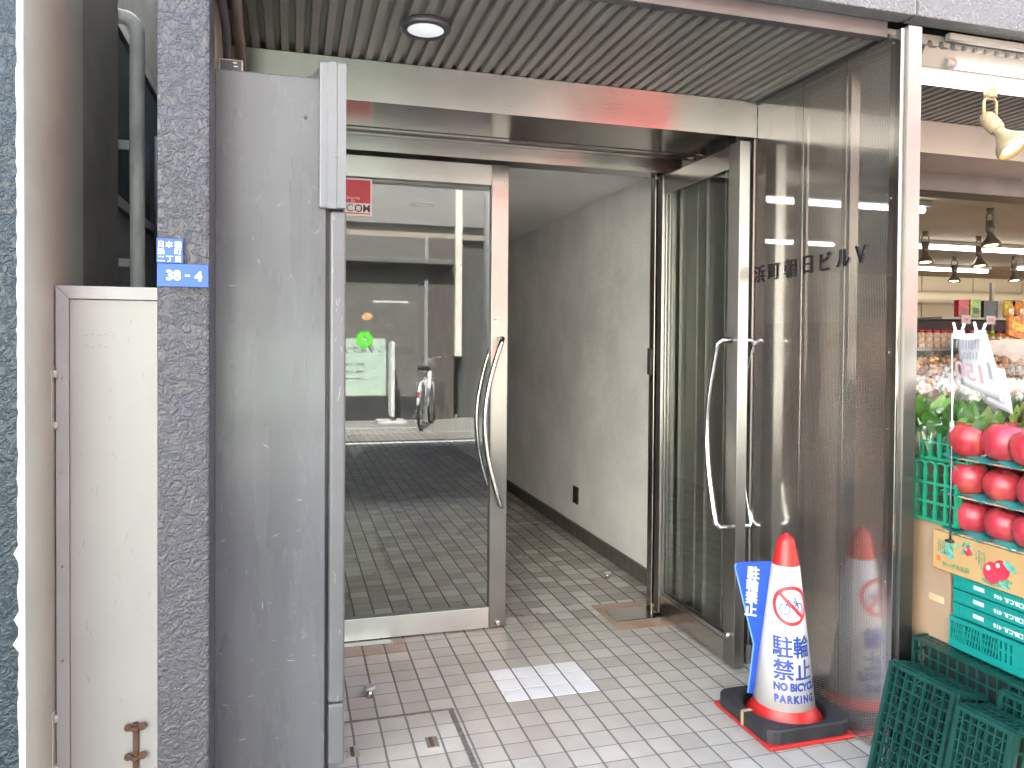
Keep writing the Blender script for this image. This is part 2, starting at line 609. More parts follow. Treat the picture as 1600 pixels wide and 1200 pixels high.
obj('cover_grip_slot', mg, M_rust, kind='structure')

# ================================================================== ENTRANCE BUILDING
EB = thing('entrance_building', (1, 3, 0), 'grey office building with slatted soffit, tiled entrance hall and open shop front', 'building')
obj('pillar', MB().box(-.315, -.195, 2.02, 2.16, 0, 2.6), M_stucco_g, EB, bevel=.008)
obj('side_wall', MB().box(-.31, -.205, 2.162, 3.6, 0, 2.45), M_side, EB)
obj('fascia', MB().box(-.32, 1.9, 1.995, 2.06, 2.402, 2.85).box(1.912, 3.6, 1.995, 2.06, 2.402, 2.85).box(3.612, 12, 1.995, 2.06, 2.402, 2.85), M_concrete, EB, bevel=.004)
obj('fascia_backing', MB().box(1.88, 3.63, 2.004, 2.05, 2.41, 2.85), pmat('joint_sealant', (.34, .34, .35), .7), EB)
obj('soffit_edge', MB().box(-.2, 1.856, 2.062, 2.10, 2.352, 2.42), pmat('dark_trim', (.085, .082, .085), .45), EB, bevel=.002)
up_ = MB().box(-.33, 12.2, 2.07, 12.4, 2.47, 5.8).box(-.33, 12.2, 2.0, 2.07, 2.86, 5.8)
obj('upper_storeys', up_, M_concrete, EB)  # out of view; keeps sun off the hall, low enough to light the far side
for k in range(5):
    for fz in (3.6,):
        x = .6 + k * 2.3
        f = obj('window', MB().box(x, x + 1.6, 1.975, 1.998, fz, fz + 1.4), M_gatef, EB)
        obj('pane', MB().box(x + .06, x + 1.54, 1.968, 1.974, fz + .06, fz + 1.34), M_winglass, f)
sl = MB()
sl.box(-.205, 7.5, 2.1, 2.86, 2.381, 2.40)
x = -.185
while x < 7.4:
    sl.prism([(x, 2.3815), (x + .004, 2.366), (x + .028, 2.366), (x + .032, 2.3815)], 1, 2.1, 2.86)
    x += .048
obj('soffit', sl, M_soffit, EB)
prof = [(2.8, 2.364), (2.8, 2.216), (3.12, 2.216), (3.12, 2.25), (3.2, 2.25), (3.2, 2.232), (3.225, 2.232), (3.225, 2.252),
        (3.3, 2.252), (3.3, 2.238), (3.33, 2.238), (3.33, 2.262), (3.44, 2.262), (3.44, 2.198), (3.56, 2.198), (3.56, 2.364)]
bm_ = obj('door_beam', MB().prism(prof, 0, -.204, 1.867), [M_steel_h, M_steel_d], EB, bevel=.0015)
for p_ in bm_.data.polygons:
    p_.material_index = 1 if abs(p_.normal.z) > .5 or p_.center.y + 3 > 2.9 and p_.center.y + 3 < 3.4 else 0
obj('door_jamb', MB().prism([(1.867, 3.44), (1.867, 3.56), (1.757, 3.56), (1.757, 3.505), (1.80, 3.505), (1.80, 3.44)], 2, 0, 2.198), M_steel_d, EB, bevel=.002)
obj('door_jamb', MB().box(-.204, .11, 3.44, 3.56, 0, 2.198), M_steel_d, EB, bevel=.002)
obj('strike_plate', MB().box(1.742, 1.757, 3.515, 3.55, 1.195, 1.33), M_dark, EB, bevel=.002)
rb = MB().box(1.872, 1.918, 2.802, 3.44, 0, 2.216)
for y0, y1, d in ((2.81, 2.86, .012), (2.93, 2.965, .02), (3.03, 3.12, .008), (3.17, 3.2, .02), (3.27, 3.35, .012), (3.39, 3.42, .022)):
    rb.box(1.872 - d, 1.871, y0, y1, .08, 2.214)
rb.box(1.85, 1.8715, 2.803, 3.439, 0, .078)
obj('ribbed_steel_lining', rb, steel('dull_steel', (.30, .29, .275), .5, (60, 60, 1)), EB, bevel=.002)
# hall
obj('hall_wall', MB().box(1.92, 2.04, 3.562, 12.1, 0, 2.46), M_plaster, EB)
obj('hall_side_wall', MB().box(-.31, -.2, 3.605, 12.1, 0, 2.46), M_plaster, EB)
obj('hall_end_wall', MB().box(-.3, 1.92, 12.1, 12.3, 0, 2.46), M_plaster, EB)
obj('hall_ceiling', MB().box(-.199, 1.919, 3.563, 12.1, 2.285, 2.40), M_plaster_flat, EB)
sk = MB()
for k in range(90):
    y = 3.57 + k * TP
    sk.box(1.902, 1.92, y + .002, y + TP - .002, 0, .092)
obj('hall_skirting', sk, pmat('dark_brown_tile', (.115, .10, .088), .35, var=.12, vs=11), EB, bevel=.001)
obj('wall_vent', MB().box(1.912, 1.9205, 4.95, 5.05, .23, .35), M_dark, EB, bevel=.003)
obj('ceiling_ring', MB().lathe([(.05, 2.279), (.085, 2.279), (.09, 2.2852)], (.85, 5.15, 0), caps=False), M_white, EB)
# shop shell
M_brownst = pmat('bronze_header', (.12, .085, .07), .4, var=.15, vs=4)
obj('shop_beam', MB().box(1.94, 11.9, 2.8, 2.82, 2.222, 2.364).box(1.94, 11.9, 2.82, 3.1, 2.222, 2.232), steel('warm_steel', (.44, .36, .31), .42, (1, 60, 60), .03, .8, (0, 0, 1)), EB)
obj('shop_header', MB().box(1.945, 11.9, 3.1, 3.25, 2.13, 2.36), M_brownst, EB, bevel=.003)
M_shopceil = pmat('cream_ceiling', (.46, .34, .21), .8, var=.04, vs=1)
obj('shop_ceiling', MB().box(2.04, 12, 3.25, 8.3, 2.28, 2.45), M_shopceil, EB)
M_shopwall = pmat('cream_wall_panels', (.66, .58, .41), .6, var=.04, vs=1)
sw = MB()
for k in range(12):
    sw.box(2.05 + k * .85, 2.05 + k * .85 + .835, 8.2, 8.28, 0, 2.28)
sw.box(2.05, 12.1, 8.281, 8.4, 0, 2.45).box(12, 12.1, 2.1, 8.28, 0, 2.45)
obj('shop_wall', sw, M_shopwall, EB, bevel=.004)
obj('ceiling_duct', MB().tube([(3.2, 8.0, 1.93), (11, 7.6, 1.99)], .075, 14), M_shopwall, EB)
obj('cold_store_door', MB().box(7.3, 7.95, 8.17, 8.199, .1, 1.66), pmat('cream_door', (.60, .53, .42), .5), EB, bevel=.01)

dl = thing('downlight', (.407, 2.43, 2.366), 'round surface downlight with dark rim on the slatted entrance soffit', 'ceiling light')
obj('rim', MB().lathe([(.058, 2.342), (.074, 2.339), (.080, 2.345), (.080, 2.358), (.07, 2.366)], (.407, 2.43, 0), caps=False), pmat('anthracite_rim', (.05, .05, .06), .4), dl)
obj('lens', MB().lathe([(0.0005, 2.338), (.035, 2.339), (.059, 2.344)], (.407, 2.43, 0), caps=False), M_lens, dl)

cd = thing('cable_conduit', (-.17, 2.3, 2.3), 'pair of dark cable conduits running up the recess wall to the soffit', 'conduit')
obj('pipe_run', MB().tube([(-.185, 2.12, 2.36), (-.185, 2.18, 2.30), (-.18, 2.30, 2.22), (-.18, 2.40, 2.12), (-.18, 2.42, 1.98)], .012, 8), M_dark, cd)
obj('pipe_run', MB().tube([(-.15, 2.16, 2.365), (-.15, 2.24, 2.30), (-.15, 2.45, 2.2), (-.15, 2.6, 2.12), (-.15, 2.62, 1.98)], .015, 8), pmat('bronze_conduit', (.12, .10, .085), .35), cd)
obj('junction_box', MB().box(-.2, -.15, 2.22, 2.32, 2.29, 2.36), M_dark, cd, bevel=.004)

# ================================================================== DOORS
def bow(path_axis_pts):
    return path_axis_pts

def catenary(p0, p1, outv, bulge, n=14, lead=.02):
    """D shaped pull: leaves the door along outv, bows sideways by the vector bulge"""
    p0, p1, outv, bulge = Vector(p0), Vector(p1), Vector(outv), Vector(bulge)
    pts = [p0, p0 + outv * .75]
    for k in range(n + 1):
        t = k / n
        pts.append(p0.lerp(p1, .02 + .96 * t) + outv + bulge * math.sin(math.pi * (t * .94 + .03)))
    pts += [p1 + outv * .75, p1]
    return pts

ld = thing('glass_door', (.14, 3.49, 0), 'closed stainless framed glass door leaf reflecting the street, bow handle at its edge', 'door')
fr = MB()
fr.box(.12, .8965, 3.468, 3.512, 2.087, 2.182).box(.12, .8965, 3.468, 3.512, .006, .104)
obj('rail', fr, M_steel_h, ld, bevel=.002)
obj('stile', MB().box(.897, .979, 3.466, 3.514, .006, 2.184).box(.12, .19, 3.466, 3.514, .1045, 2.0865), M_steel_d and steel('bright_stile', (.29, .285, .278), .32, (60, 60, 1), .03, .92, (1, 0, 0)), ld, bevel=.003)
obj('pane', MB().box(.191, .896, 3.486, 3.494, .105, 2.0865), M_glass, ld)
for sgn in (-1, 1):
    yb = 3.49 + sgn * .026
    obj('handle', MB().tube(catenary((.94, yb, 1.37), (.94, yb, .59), (0, sgn * .055, 0), (-.085, 0, 0)), .0125, 12), M_chrome, ld)
obj('keyhole', MB().lathe([(.0005, 0), (.014, 0), (.014, .01), (.009, .016)], n=18, M=Matrix.Translation((.938, 3.466, .03)) @ Matrix.Rotation(R(90), 4, 'X')), M_chrome, ld)
sk_ = obj('warning_sticker', MB().box(.905, .937, 3.4645, 3.4655, 1.44, 1.475), M_white, ld)
obj('lettering', wtext(MB(), '締切', .013, (.921, 3.4642, 1.461), (1, 0, 0), (0, 0, 1), bold=.0002), M_letter, sk_)
# security sticker on the inside of the pane
st = obj('security_sticker', MB().box(.17, .345, 3.4845, 3.4855, 1.914, 2.081), M_white, ld)
obj('red_field', MB().box(.176, .338, 3.4838, 3.4843, 1.972, 2.075).box(.176, .338, 3.4838, 3.4843, 1.923, 1.928), pmat('crimson_print', (.62, .035, .075), .4), st)
obj('lettering', wtext(wtext(MB(), 'Security', .019, (.262, 3.4835, 1.993), (1, 0, 0), (0, 0, 1)), 'by', .019, (.262, 3.4835, 1.980), (1, 0, 0), (0, 0, 1)), M_white, st)
obj('lettering', wtext(MB(), 'OM', .047, (.302, 3.4837, 1.949), (1, 0, 0), (0, 0, 1), bold=.0006, sx=.95), pmat('navy_print', (.02, .03, .10), .4), st)
obj('lettering', wtext(MB(), 'C', .047, (.247, 3.4837, 1.949), (1, 0, 0), (0, 0, 1), bold=.0006), pmat('teal_print', (.05, .36, .30), .4), st)
obj('lettering', wtext(MB(), 'SE', .047, (.206, 3.4837, 1.949), (1, 0, 0), (0, 0, 1), bold=.0006), M_redt, st)

rd = thing('glass_door', (1.78, 3.47, 0), 'open stainless framed glass door leaf standing at right angles to the entrance, loop handle', 'door')
obj('rail', MB().box(1.763, 1.801, 2.836, 3.43, 2.087, 2.182).box(1.763, 1.801, 2.836, 3.43, .012, .104), steel('rail_steel', (.58, .555, .52), .22, (90, 1, 90)), rd, bevel=.002)
obj('stile', MB().box(1.758, 1.806, 2.752, 2.8355, .012, 2.186), steel('post_stile', (.32, .315, .308), .32, (60, 60, 1), .03, .92, (1, 1, 0)), rd, bevel=.003)
obj('stile', MB().box(1.758, 1.800, 3.4305, 3.48, .012, 2.186), MC['bright_stile'], rd, bevel=.002)
obj('glazing_bead', MB().box(1.766, 1.772, 3.405, 3.43, .1045, 2.0865).box(1.766, 1.772, 2.836, 3.405, .1045, .122), M_steel, rd)
obj('pane', MB().box(1.778, 1.786, 2.836, 3.43, .105, 2.0865), M_glass, rd)
for sgn in (-1, 1):
    xb = 1.782 + sgn * .024
    obj('handle', MB().tube(catenary((xb, 2.80, 1.37), (xb, 2.80, .59), (sgn * .06, 0, 0), (0, .085, 0)), .0125, 12), M_chrome, rd)
obj('keyhole', MB().lathe([(.0005, 0), (.016, 0), (.016, .01), (.01, .018)], n=18, M=Matrix.Translation((1.757, 2.79, .14)) @ Matrix.Rotation(R(-90), 4, 'Y')), M_chrome, rd)
obj('hinge', MB().lathe([(.012, .006), (.012, .03)], (1.78, 3.487, 0), 14), M_chrome, rd)

for nm, x, y, lb in (('door_stop', .288, 2.915, 'small stainless floor door stop near the grey cabinet'),
                     ('door_stop', 1.752, 4.05, 'small stainless floor door stop inside the hall beside the skirting')):
    t = thing(nm, (x, y, 0), lb, 'door stop')
    obj('stem', MB().lathe([(.012, 0), (.012, .028)], (x, y, 0), 18), M_chrome, t)
    obj('cap', MB().lathe([(.018, .028), (.022, .031), (.022, .04), (.018, .044)], (x, y, 0), 20), pmat('grey_rubber', (.40, .40, .39), .5), t)

# ================================================================== PERFORATED SCREEN
ps = thing('perforated_screen', (1.87, 2.4, 0), 'perforated mirror steel screen with black raised lettering beside the entrance', 'screen')
def yx(px):      # seam positions along the screen
    return px
seams = [2.036, 2.262, 2.50, 2.798]
for a, b in zip(seams, seams[1:]):
    obj('steel_sheet', MB().box(1.8675, 1.8695, a + .0015, b - .0015, .012, 2.352), M_perf, ps)
fl = MB()
fl.box(1.8705, 1.8735, 2.036, 2.798, 2.30, 2.352).box(1.8705, 1.8735, 2.036, 2.798, .012, .05)
for y in seams[1:-1]:
    fl.box(1.8705, 1.8735, y - .018, y + .018, .0505, 2.2995)
obj('backing_strip', fl, M_steel_d, ps)
obj('edge_strip', MB().box(1.8655, 1.8672, 2.036, 2.058, .012, 2.352), M_steel, ps)
scw = MB()
for y in seams[1:-1]:
    for k in range(10):
        scw.lathe([(.0005, 0), (.0035, .0004), (.004, .001)], n=8, M=Matrix.Translation((1.8660, y - .008, .08 + k * .25)) @ Matrix.Rotation(R(90), 4, 'Y'))
for k in range(10):
    scw.lathe([(.0005, 0), (.0035, .0004), (.004, .001)], n=8, M=Matrix.Translation((1.8645, 2.047, .08 + k * .25)) @ Matrix.Rotation(R(90), 4, 'Y'))
obj('screw', scw, M_chrome, ps)
obj('post', MB().box(1.8815, 1.935, 2.0, 2.035, 0, 2.372), M_post, ps, bevel=.003)
obj('post_return', MB().box(1.8635, 1.8812, 2.012, 2.035, 0, 2.365), M_steel_d, ps, bevel=.002)
obj('stud', MB().box(1.905, 1.945, 2.29, 2.33, 0, 2.36).box(1.905, 1.945, 2.56, 2.60, 0, 2.36), M_steel_d, ps)
obj('top_trim', MB().box(1.8605, 1.869, 2.06, 2.7985, 2.353, 2.364), M_dark, ps)
lt = MB()
for ch, y in zip('浜町朝日ビルV', (2.765, 2.668, 2.565, 2.46, 2.36, 2.265, 2.18)):
    wtext(lt, ch, .078 if ch != 'V' else .085, (1.8645, y, 1.645 + (2.765 - y) * .03), (0, -1, 0), (0, 0, 1), bold=.0009, extrude=.0015)
obj('lettering', lt, M_letter, ps)

# ================================================================== NEIGHBOUR AND ALLEY
NB = thing('neighbour_building', (-3, 3, 0), 'neighbouring building with glossy blue textured front and flaking cream side wall', 'building')
obj('front_wall', MB().box(-7, -.606, 2.02, 2.2, 0, 6.0), M_stucco_b, NB)
# lumpy cream corner where the paint has flaked
cb = MB()
rn = random.Random(3)
N = 150
L_, Rr = [], []
for k in range(N):
    z = k * 2.9 / N
    d = .004 + .004 * rn.random() + (.012 * rn.random() if rn.random() < .12 and z < 1 else 0)
    L_.append(Vector((-.606 - d, 2.0195, z))); Rr.append(Vector((-.598, 2.0195, z)))
for k in range(N - 1):
    cb.face([L_[k], Rr[k], Rr[k + 1], L_[k + 1]])
obj('paint_edge', cb, M_cream, NB)
obj('corner_bead', MB().box(-.606, -.597, 2.0205, 2.06, 0, 6.0), M_cream, NB, bevel=.004)
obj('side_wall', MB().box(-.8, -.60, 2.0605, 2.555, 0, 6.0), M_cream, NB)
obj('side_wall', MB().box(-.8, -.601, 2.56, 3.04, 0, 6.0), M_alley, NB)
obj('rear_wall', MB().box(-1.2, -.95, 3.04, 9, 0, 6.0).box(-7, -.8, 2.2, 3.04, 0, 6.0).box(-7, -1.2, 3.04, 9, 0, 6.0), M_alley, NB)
w = obj('window', MB().box(-.955, -.93, 4.5, 7, 2.1, 2.16).box(-.955, -.93, 4.5, 7, 3.1, 3.16).box(-.955, -.93, 5.2, 5.26, 2.16, 3.1), M_gatef, NB)
obj('pane', MB().box(-.952, -.949, 4.5, 7, 2.165, 3.095), M_winglass, w)
ww = MB()
for k in range(4):
    ww.tube([(-.90, 5.75 + k * .1, 1.9), (-.90, 5.75 + k * .1, 2.75)], .012, 6)
obj('window_bar', ww, M_gatef, NB)
AW = thing('alley_wall', (-.6, 9, 0), 'unseen dark wall closing the far end of the narrow alley', 'wall')
obj('wall_face', MB().box(-1.2, -.31, 8.6, 8.8, 0, 6), M_alley, AW)  # added out of view to keep sun from coming down the alley

dp = thing('drainpipe', (-.552, 3.12, 0), 'grey lagged drainpipe with a bend at its top in the alley', 'pipe')
pts = [(-.552, 3.12, 0), (-.552, 3.12, .8), (-.551, 3.12, 1.5), (-.553, 3.12, 2.2), (-.552, 3.12, 2.48)]
for k in range(1, 7):
    a = k / 6 * math.pi / 2
    pts.append((-.552 - .045 * (1 - math.cos(a)), 3.12, 2.48 + .06 * math.sin(a)))
pts.append((-.66, 3.12, 2.545))
obj('pipe_run', MB().tube(pts, .026, 16), M_pipe, dp)
obj('bracket', MB().box(-.64, -.575, 3.10, 3.115, 2.05, 2.085), M_gatef, dp, bevel=.002)
obj('bracket', MB().box(-.64, -.575, 3.10, 3.115, 1.62, 1.65), M_gatef, dp, bevel=.002)

gt = thing('alley_gate', (-.46, 2.27, 0), 'white sheet metal gate with rusty latch closing the narrow alley', 'gate')
obj('panel', MB().box(-.564, -.26, 2.266, 2.276, .02, 1.457), M_gate, gt)
gf = MB()
gf.prism([(-.596, .02), (-.565, .02), (-.565, 1.458), (-.596, 1.492)], 1, 2.258, 2.284)
gf.prism([(-.565, 1.459), (-.26, 1.459), (-.26, 1.493), (-.5955, 1.493)], 1, 2.258, 2.284)
obj('frame', gf, M_gatef, gt, bevel=.001)
rv = MB()
for z in (.5, .75, 1.0, 1.25, 1.43):
    rv.lathe([(.0005, 0), (.003, 0), (.0035, .0015)], n=8, M=Matrix.Translation((-.581, 2.2578, z)) @ Matrix.Rotation(R(90), 4, 'X'))
obj('rivet', rv, M_steel_d, gt)
for z in (1.19, .28):
    h = obj('hinge', MB().box(-.605, -.5985, 2.235, 2.256, z - .09, z + .09), M_cream, gt, bevel=.001)
    for dz in (-.065, .07):
        obj('knuckle', MB().tube([(-.596, 2.252, z + dz - .01), (-.596, 2.252, z + dz + .01)], .007, 10), M_cream, h)
la = MB()
for z in (.300, .220):
    la.tube([(-.425, 2.262, z), (-.405, 2.252, z - .006), (-.385, 2.262, z)], .007, 8)
    for dx in (-.018, .018):
        la.lathe([(.0005, 0), (.008, 0), (.010, .004), (.010, .008)], n=12, M=Matrix.Translation((-.405 + dx, 2.258, z + .002)) @ Matrix.Rotation(R(90), 4, 'X'))
la.box(-.412, -.399, 2.256, 2.265, .02, .31)
obj('latch', la, M_rust, gt)
RS = bpy.data.materials.new('rust_bleed')
g = G(RS)
v_ = g.coord('Object', (30, 1, 9))
g.bsdf.inputs['Base Color'].default_value = (.17, .085, .04, 1); g.bsdf.inputs['Roughness'].default_value = .8
gr_ = g.new('ShaderNodeTexGradient', gradient_type='SPHERICAL'); g.link(v_, gr_.inputs[0])
al_ = g.math('MULTIPLY', g.ramp(gr_.outputs['Fac'], 0, .9), g.ramp(g.noise(g.coord('Object', (60, 1, 14)), 1, 4, .7), .3, .7))
tr_n = g.new('ShaderNodeBsdfTransparent'); mx_n = g.new('ShaderNodeMixShader')
g.link(g.math('MULTIPLY', al_, .75), mx_n.inputs[0]); g.link(tr_n.outputs[0], mx_n.inputs[1]); g.link(g.bsdf.outputs[0], mx_n.inputs[2]); g.link(mx_n.outputs[0], g.out.inputs[0])
rs_o = obj('rust_stain', MB().box(-.034, .034, -.0001, .0001, -.11, .11), RS, gt)
rs_o.location = Vector((-.405, 2.2656, .21)) - gt.location
sm = MB()
for k in range(26):
    x, z = rnd.uniform(-.55, -.35), rnd.uniform(.3, 1.4)
    a = rnd.uniform(-.5, .5)
    l = rnd.uniform(.006, .028)
    dx, dz = math.sin(a) * l, math.cos(a) * l
    sm.face([(x, 2.2655, z), (x + .0012, 2.2655, z), (x + dx + .0012, 2.2655, z + dz), (x + dx, 2.2655, z + dz)])
obj('scuff_mark', sm, pmat('grey_scuff', (.20, .195, .19), .6), gt)
tx = MB()
for k in range(9):
    tx.face([(x_ := -.53 + .016 * (k % 5), 2.2654, z_ := 1.36 - .03 * (k // 5) + .004 * (k % 2)), (x_ + .009, 2.2654, z_), (x_ + .010, 2.2654, z_ + .002), (x_, 2.2654, z_ + .0025)])
obj('pencil_mark', tx, pmat('faint_pencil', (.24, .24, .24), .6), gt)

# address plates on the pillar
ap = thing('address_plate', (-.285, 2.014, 1.565), 'small square blue plate with white street name in three rows on the textured pillar', 'plate')
obj('plate', MB().box(-.314, -.255, 2.012, 2.0155, 1.538, 1.597), M_plate, ap, bevel=.001)
t = MB()
for s, x, z in (('日', -.304, 1.583), ('本', -.286, 1.583), ('橋', -.266, 1.583), ('浜', -.304, 1.566), ('町', -.266, 1.566), ('二', -.304, 1.548), ('丁', -.285, 1.548), ('目', -.266, 1.548)):
    wtext(t, s, .0165, (x, 2.0115, z), (1, 0, 0), (0, 0, 1), bold=.0004)
obj('lettering', t, M_white, ap)
ap = thing('address_plate', (-.255, 2.014, 1.509), 'wide blue house number plate reading 38-4 on the textured pillar', 'plate')
obj('plate', MB().box(-.313, -.197, 2.012, 2.0155, 1.481, 1.5365), M_plate, ap, bevel=.001)
t = MB()
wtext(t, '38', .033, (-.276, 2.0115, 1.509), (1, 0, 0), (0, 0, 1), bold=.0010, spacing=1.02)
wtext(t, '4', .033, (-.220, 2.0115, 1.508), (1, 0, 0), (0, 0, 1), bold=.0010)
t.box(-.250, -.239, 2.0113, 2.0117, 1.5065, 1.5105)
obj('lettering', t, M_white, ap)

# ================================================================== GREY CABINET
cb = thing('steel_cabinet', (0, 2.6, 0), 'tall scratched grey steel cabinet with a ribbed door edge beside the pillar', 'cabinet')
obj('body', MB().box(-.205, .094, 2.25, 2.95, .02, 2.098), M_cab, cb, bevel=.004, seg=3)
obj('door_gap', MB().box(.0945, .104, 2.275, 2.94, .03, 2.09), M_blackp, cb)
dr = obj('door', MB().box(.103, .150, 2.246, 2.95, .303, 1.7255), M_cab_d, cb, bevel=.01, seg=3)
obj('kick_strip', MB().box(.103, .1495, 2.247, 2.95, .122, .3005), M_cab_d, dr, bevel=.008, seg=3)
ec = obj('edge_cover', MB().box(.0725, .1475, 2.236, 2.95, 1.729, 2.144), M_cab_l, cb, bevel=.006, seg=3)
obj('cover_rib', MB().box(.0975, .1215, 2.2335, 2.2362, 1.7292, 2.1438).box(.124, .1475, 2.2325, 2.2362, 1.7315, 2.141), M_cab_l, ec, bevel=.001)
pr = [(.025, 2.0985), (.072, 2.0985), (.072, 2.135), (.066, 2.122), (.055, 2.110), (.042, 2.103)]
obj('rubber_gusset', MB().prism(pr, 1, 2.262, 2.275), M_blackp, cb)
obj('bolt_hole', MB().lathe([(.0005, 0), (.004, 0), (.0055, .0008)], n=14, M=Matrix.Translation((.036, 2.2496, 1.984)) @ Matrix.Rotation(R(90), 4, 'X')), M_blackp, cb)
scr = MB()
rs = random.Random(21)
for k in range(46):
    x, z = rs.uniform(-.195, .085), rs.choice([rs.uniform(.2, 1.0), rs.uniform(.2, 1.8)])
    a = rs.gauss(math.pi / 2 * .85, .35) if rs.random() < .6 else rs.uniform(0, math.pi)
    l = rs.uniform(.004, .03) * (1.6 if rs.random() < .15 else 1)
    wd = rs.uniform(.0003, .0011)
    dx, dz = math.sin(a) * l, math.cos(a) * l
    nx, nz = -math.cos(a) * wd, math.sin(a) * wd
    if x + dx > .088: continue
    scr.face([(x - nx * .3, 2.2496, z - nz * .3), (x + dx * .4 - nx, 2.2496, z + dz * .4 - nz), (x + dx, 2.2496, z + dz), (x + dx * .5 + nx, 2.2496, z + dz * .5 + nz)])
for k in range(14):
    z = rs.uniform(.3, 1.7); x = rs.uniform(.108, .138); l = rs.uniform(.006, .03); a = rs.uniform(-.5, .5)
    scr.face([(x, 2.2456, z), (x + .001, 2.2456, z), (x + .001 + math.sin(a) * l, 2.2456, z + l), (x + math.sin(a) * l, 2.2456, z + l)])
obj('scratch', scr, M_scr, cb)
bb = thing('display_box', (-.165, 2.3, 2.1), 'small black box with white frame standing on top of the grey cabinet', 'box')
obj('case', MB().box(-.197, -.134, 2.29, 2.31, 2.099, 2.14), M_gatef, bb, bevel=.001)
pl = obj('front_panel', MB().box(-.194, -.138, 2.2885, 2.2895, 2.10, 2.137), M_blackp, bb)
obj('mark', MB().box(-.160, -.150, 2.2878, 2.2883, 2.129, 2.132).box(-.158, -.147, 2.2878, 2.2883, 2.119, 2.122), M_white, pl)

# ================================================================== CONE
CX, CY = 1.705, 2.345
def cr(z):
    return .1015 + (z - .10) * (.0455 - .1015) / (.575 - .10)
FAC = R(16)
fdir = Vector((-math.sin(FAC), -math.cos(FAC), 0)); rdir = Vector((math.cos(FAC), -math.sin(FAC), 0))
def bend(b, zc, off=.0012, s0=0.0):
    bmesh.ops.triangulate(b, faces=b.faces[:])
    xs = [v.co.x for v in b.verts]
    if xs:
        x = min(xs)
        while x < max(xs):
            bmesh.ops.bisect_plane(b, geom=b.verts[:] + b.edges[:] + b.faces[:], plane_co=(x, 0, 0), plane_no=(1, 0, 0))
            x += .008
    for v in b.verts:
        z = zc + v.co.y
        r = cr(z) + .0016 + off + v.co.z
        ph = (v.co.x + s0) / r
        v.co = Vector((CX, CY, z)) + (fdir * math.cos(ph) + rdir * math.sin(ph)) * r
    return b
def stroke(b, pts, w, closed=False):
    pts = [Vector((p[0], p[1], 0)) for p in pts]
    n = len(pts)
    L = []
    for i, p in enumerate(pts):
        a = pts[i - 1] if (i > 0 or closed) else p
        c = pts[(i + 1) % n] if (i < n - 1 or closed) else p
        d = (c - a).normalized()
        nn = Vector((-d.y, d.x, 0)) * w / 2
        L.append((b.verts.new(p + nn), b.verts.new(p - nn)))
    for i in range(n if closed else n - 1):
        A, B = L[i], L[(i + 1) % n]
        b.faces.new([A[0], A[1], B[1], B[0]])
def circ(cx, cy, r, n=40, a0=0, a1=2 * math.pi):
    return [(cx + r * math.cos(a0 + (a1 - a0) * k / n), cy + r * math.sin(a0 + (a1 - a0) * k / n)) for k in range(n)]

tc = thing('traffic_cone', (CX, CY, 0), 'red tipped traffic cone in a white no bicycle parking sleeve with blue flap', 'traffic cone')
obj('cone_body', MB().lathe([(.135, .022), (.135, .030), (.119, .046), (.106, .072), (.1012, .092), (.046, .575), (.041, .60), (.030, .652), (.025, .664), (.012, .670), (.009, .678), (.0005, .68)], (CX, CY, 0), 48), M_red, tc)
obj('base_plate', MB().box(CX - .178, CX + .160, CY - .178, CY + .178, .001, .014), M_red, tc, bevel=.02, seg=4)
sv_ = MB().lathe([(cr(.078) + .0008, .078), (cr(.078) + .0016, .078), (cr(.568) + .0016, .568), (cr(.568) + .0002, .568)], (CX, CY, 0), 64, caps=False)
slv = obj('sleeve', sv_, M_sleeve, tc)
b = bmesh.new(); stroke(b, circ(0, 0, .0615, 56), .0125, True); stroke(b, [(-.043, .043), (0, 0), (.043, -.043)], .0125)
o1 = bend(b, .436, .0022)
m1 = MB(); merge(m1.b, o1); obj('prohibition_ring', m1, M_redt, slv)
b = bmesh.new()
stroke(b, circ(-.024, -.012, .0175, 28), .0038, True); stroke(b, circ(.027, -.010, .0175, 28), .0038, True)
stroke(b, [(-.024, -.012), (-.012, .013), (.010, .016), (.004, -.012), (-.012, .013)], .0038)
stroke(b, [(.027, -.010), (.014, .024), (.006, .028)], .0038); stroke(b, [(.004, -.012), (.027, -.010), (.010, .016)], .0034)
stroke(b, [(-.015, .013), (-.012, .019)], .0034); stroke(b, [(-.021, .0205), (-.004, .0205)], .004)
m1 = MB(); merge(m1.b, bend(b, .436)); obj('bicycle_symbol', m1, M_bluet, slv)
m1 = MB()
for s, x, z, sz, sx_, bo in (('駐', -.036, .296, .078, .93, .0022), ('輪', .036, .296, .078, .93, .0022), ('禁', -.034, .219, .074, 1.0, .0022), ('止', .042, .219, .074, 1.0, .0022)):
    bt_ = text_bm(s, sz, bold=bo, sx=sx_)
    merge(m1.b, bend(bt_, z, s0=x))
merge(m1.b, bend(text_bm('NO BICYCLE', .035, bold=.0019, sx=.86, align='LEFT'), .162, s0=-.070))
merge(m1.b, bend(text_bm('PARKING', .034, bold=.0019, sx=.84, spacing=1.35, align='LEFT'), .121, s0=-.068))
obj('lettering', m1, M_bluet, slv)
m1 = MB(); b = bmesh.new()
for k in range(6):
    stroke(b, [(-.03 + k * .006, 0), (-.0265 + k * .006, 0)], .0012)
merge(m1.b, bend(b, .554)); obj('fine_print', m1, pmat('grey_print', (.45, .45, .5), .5), slv)
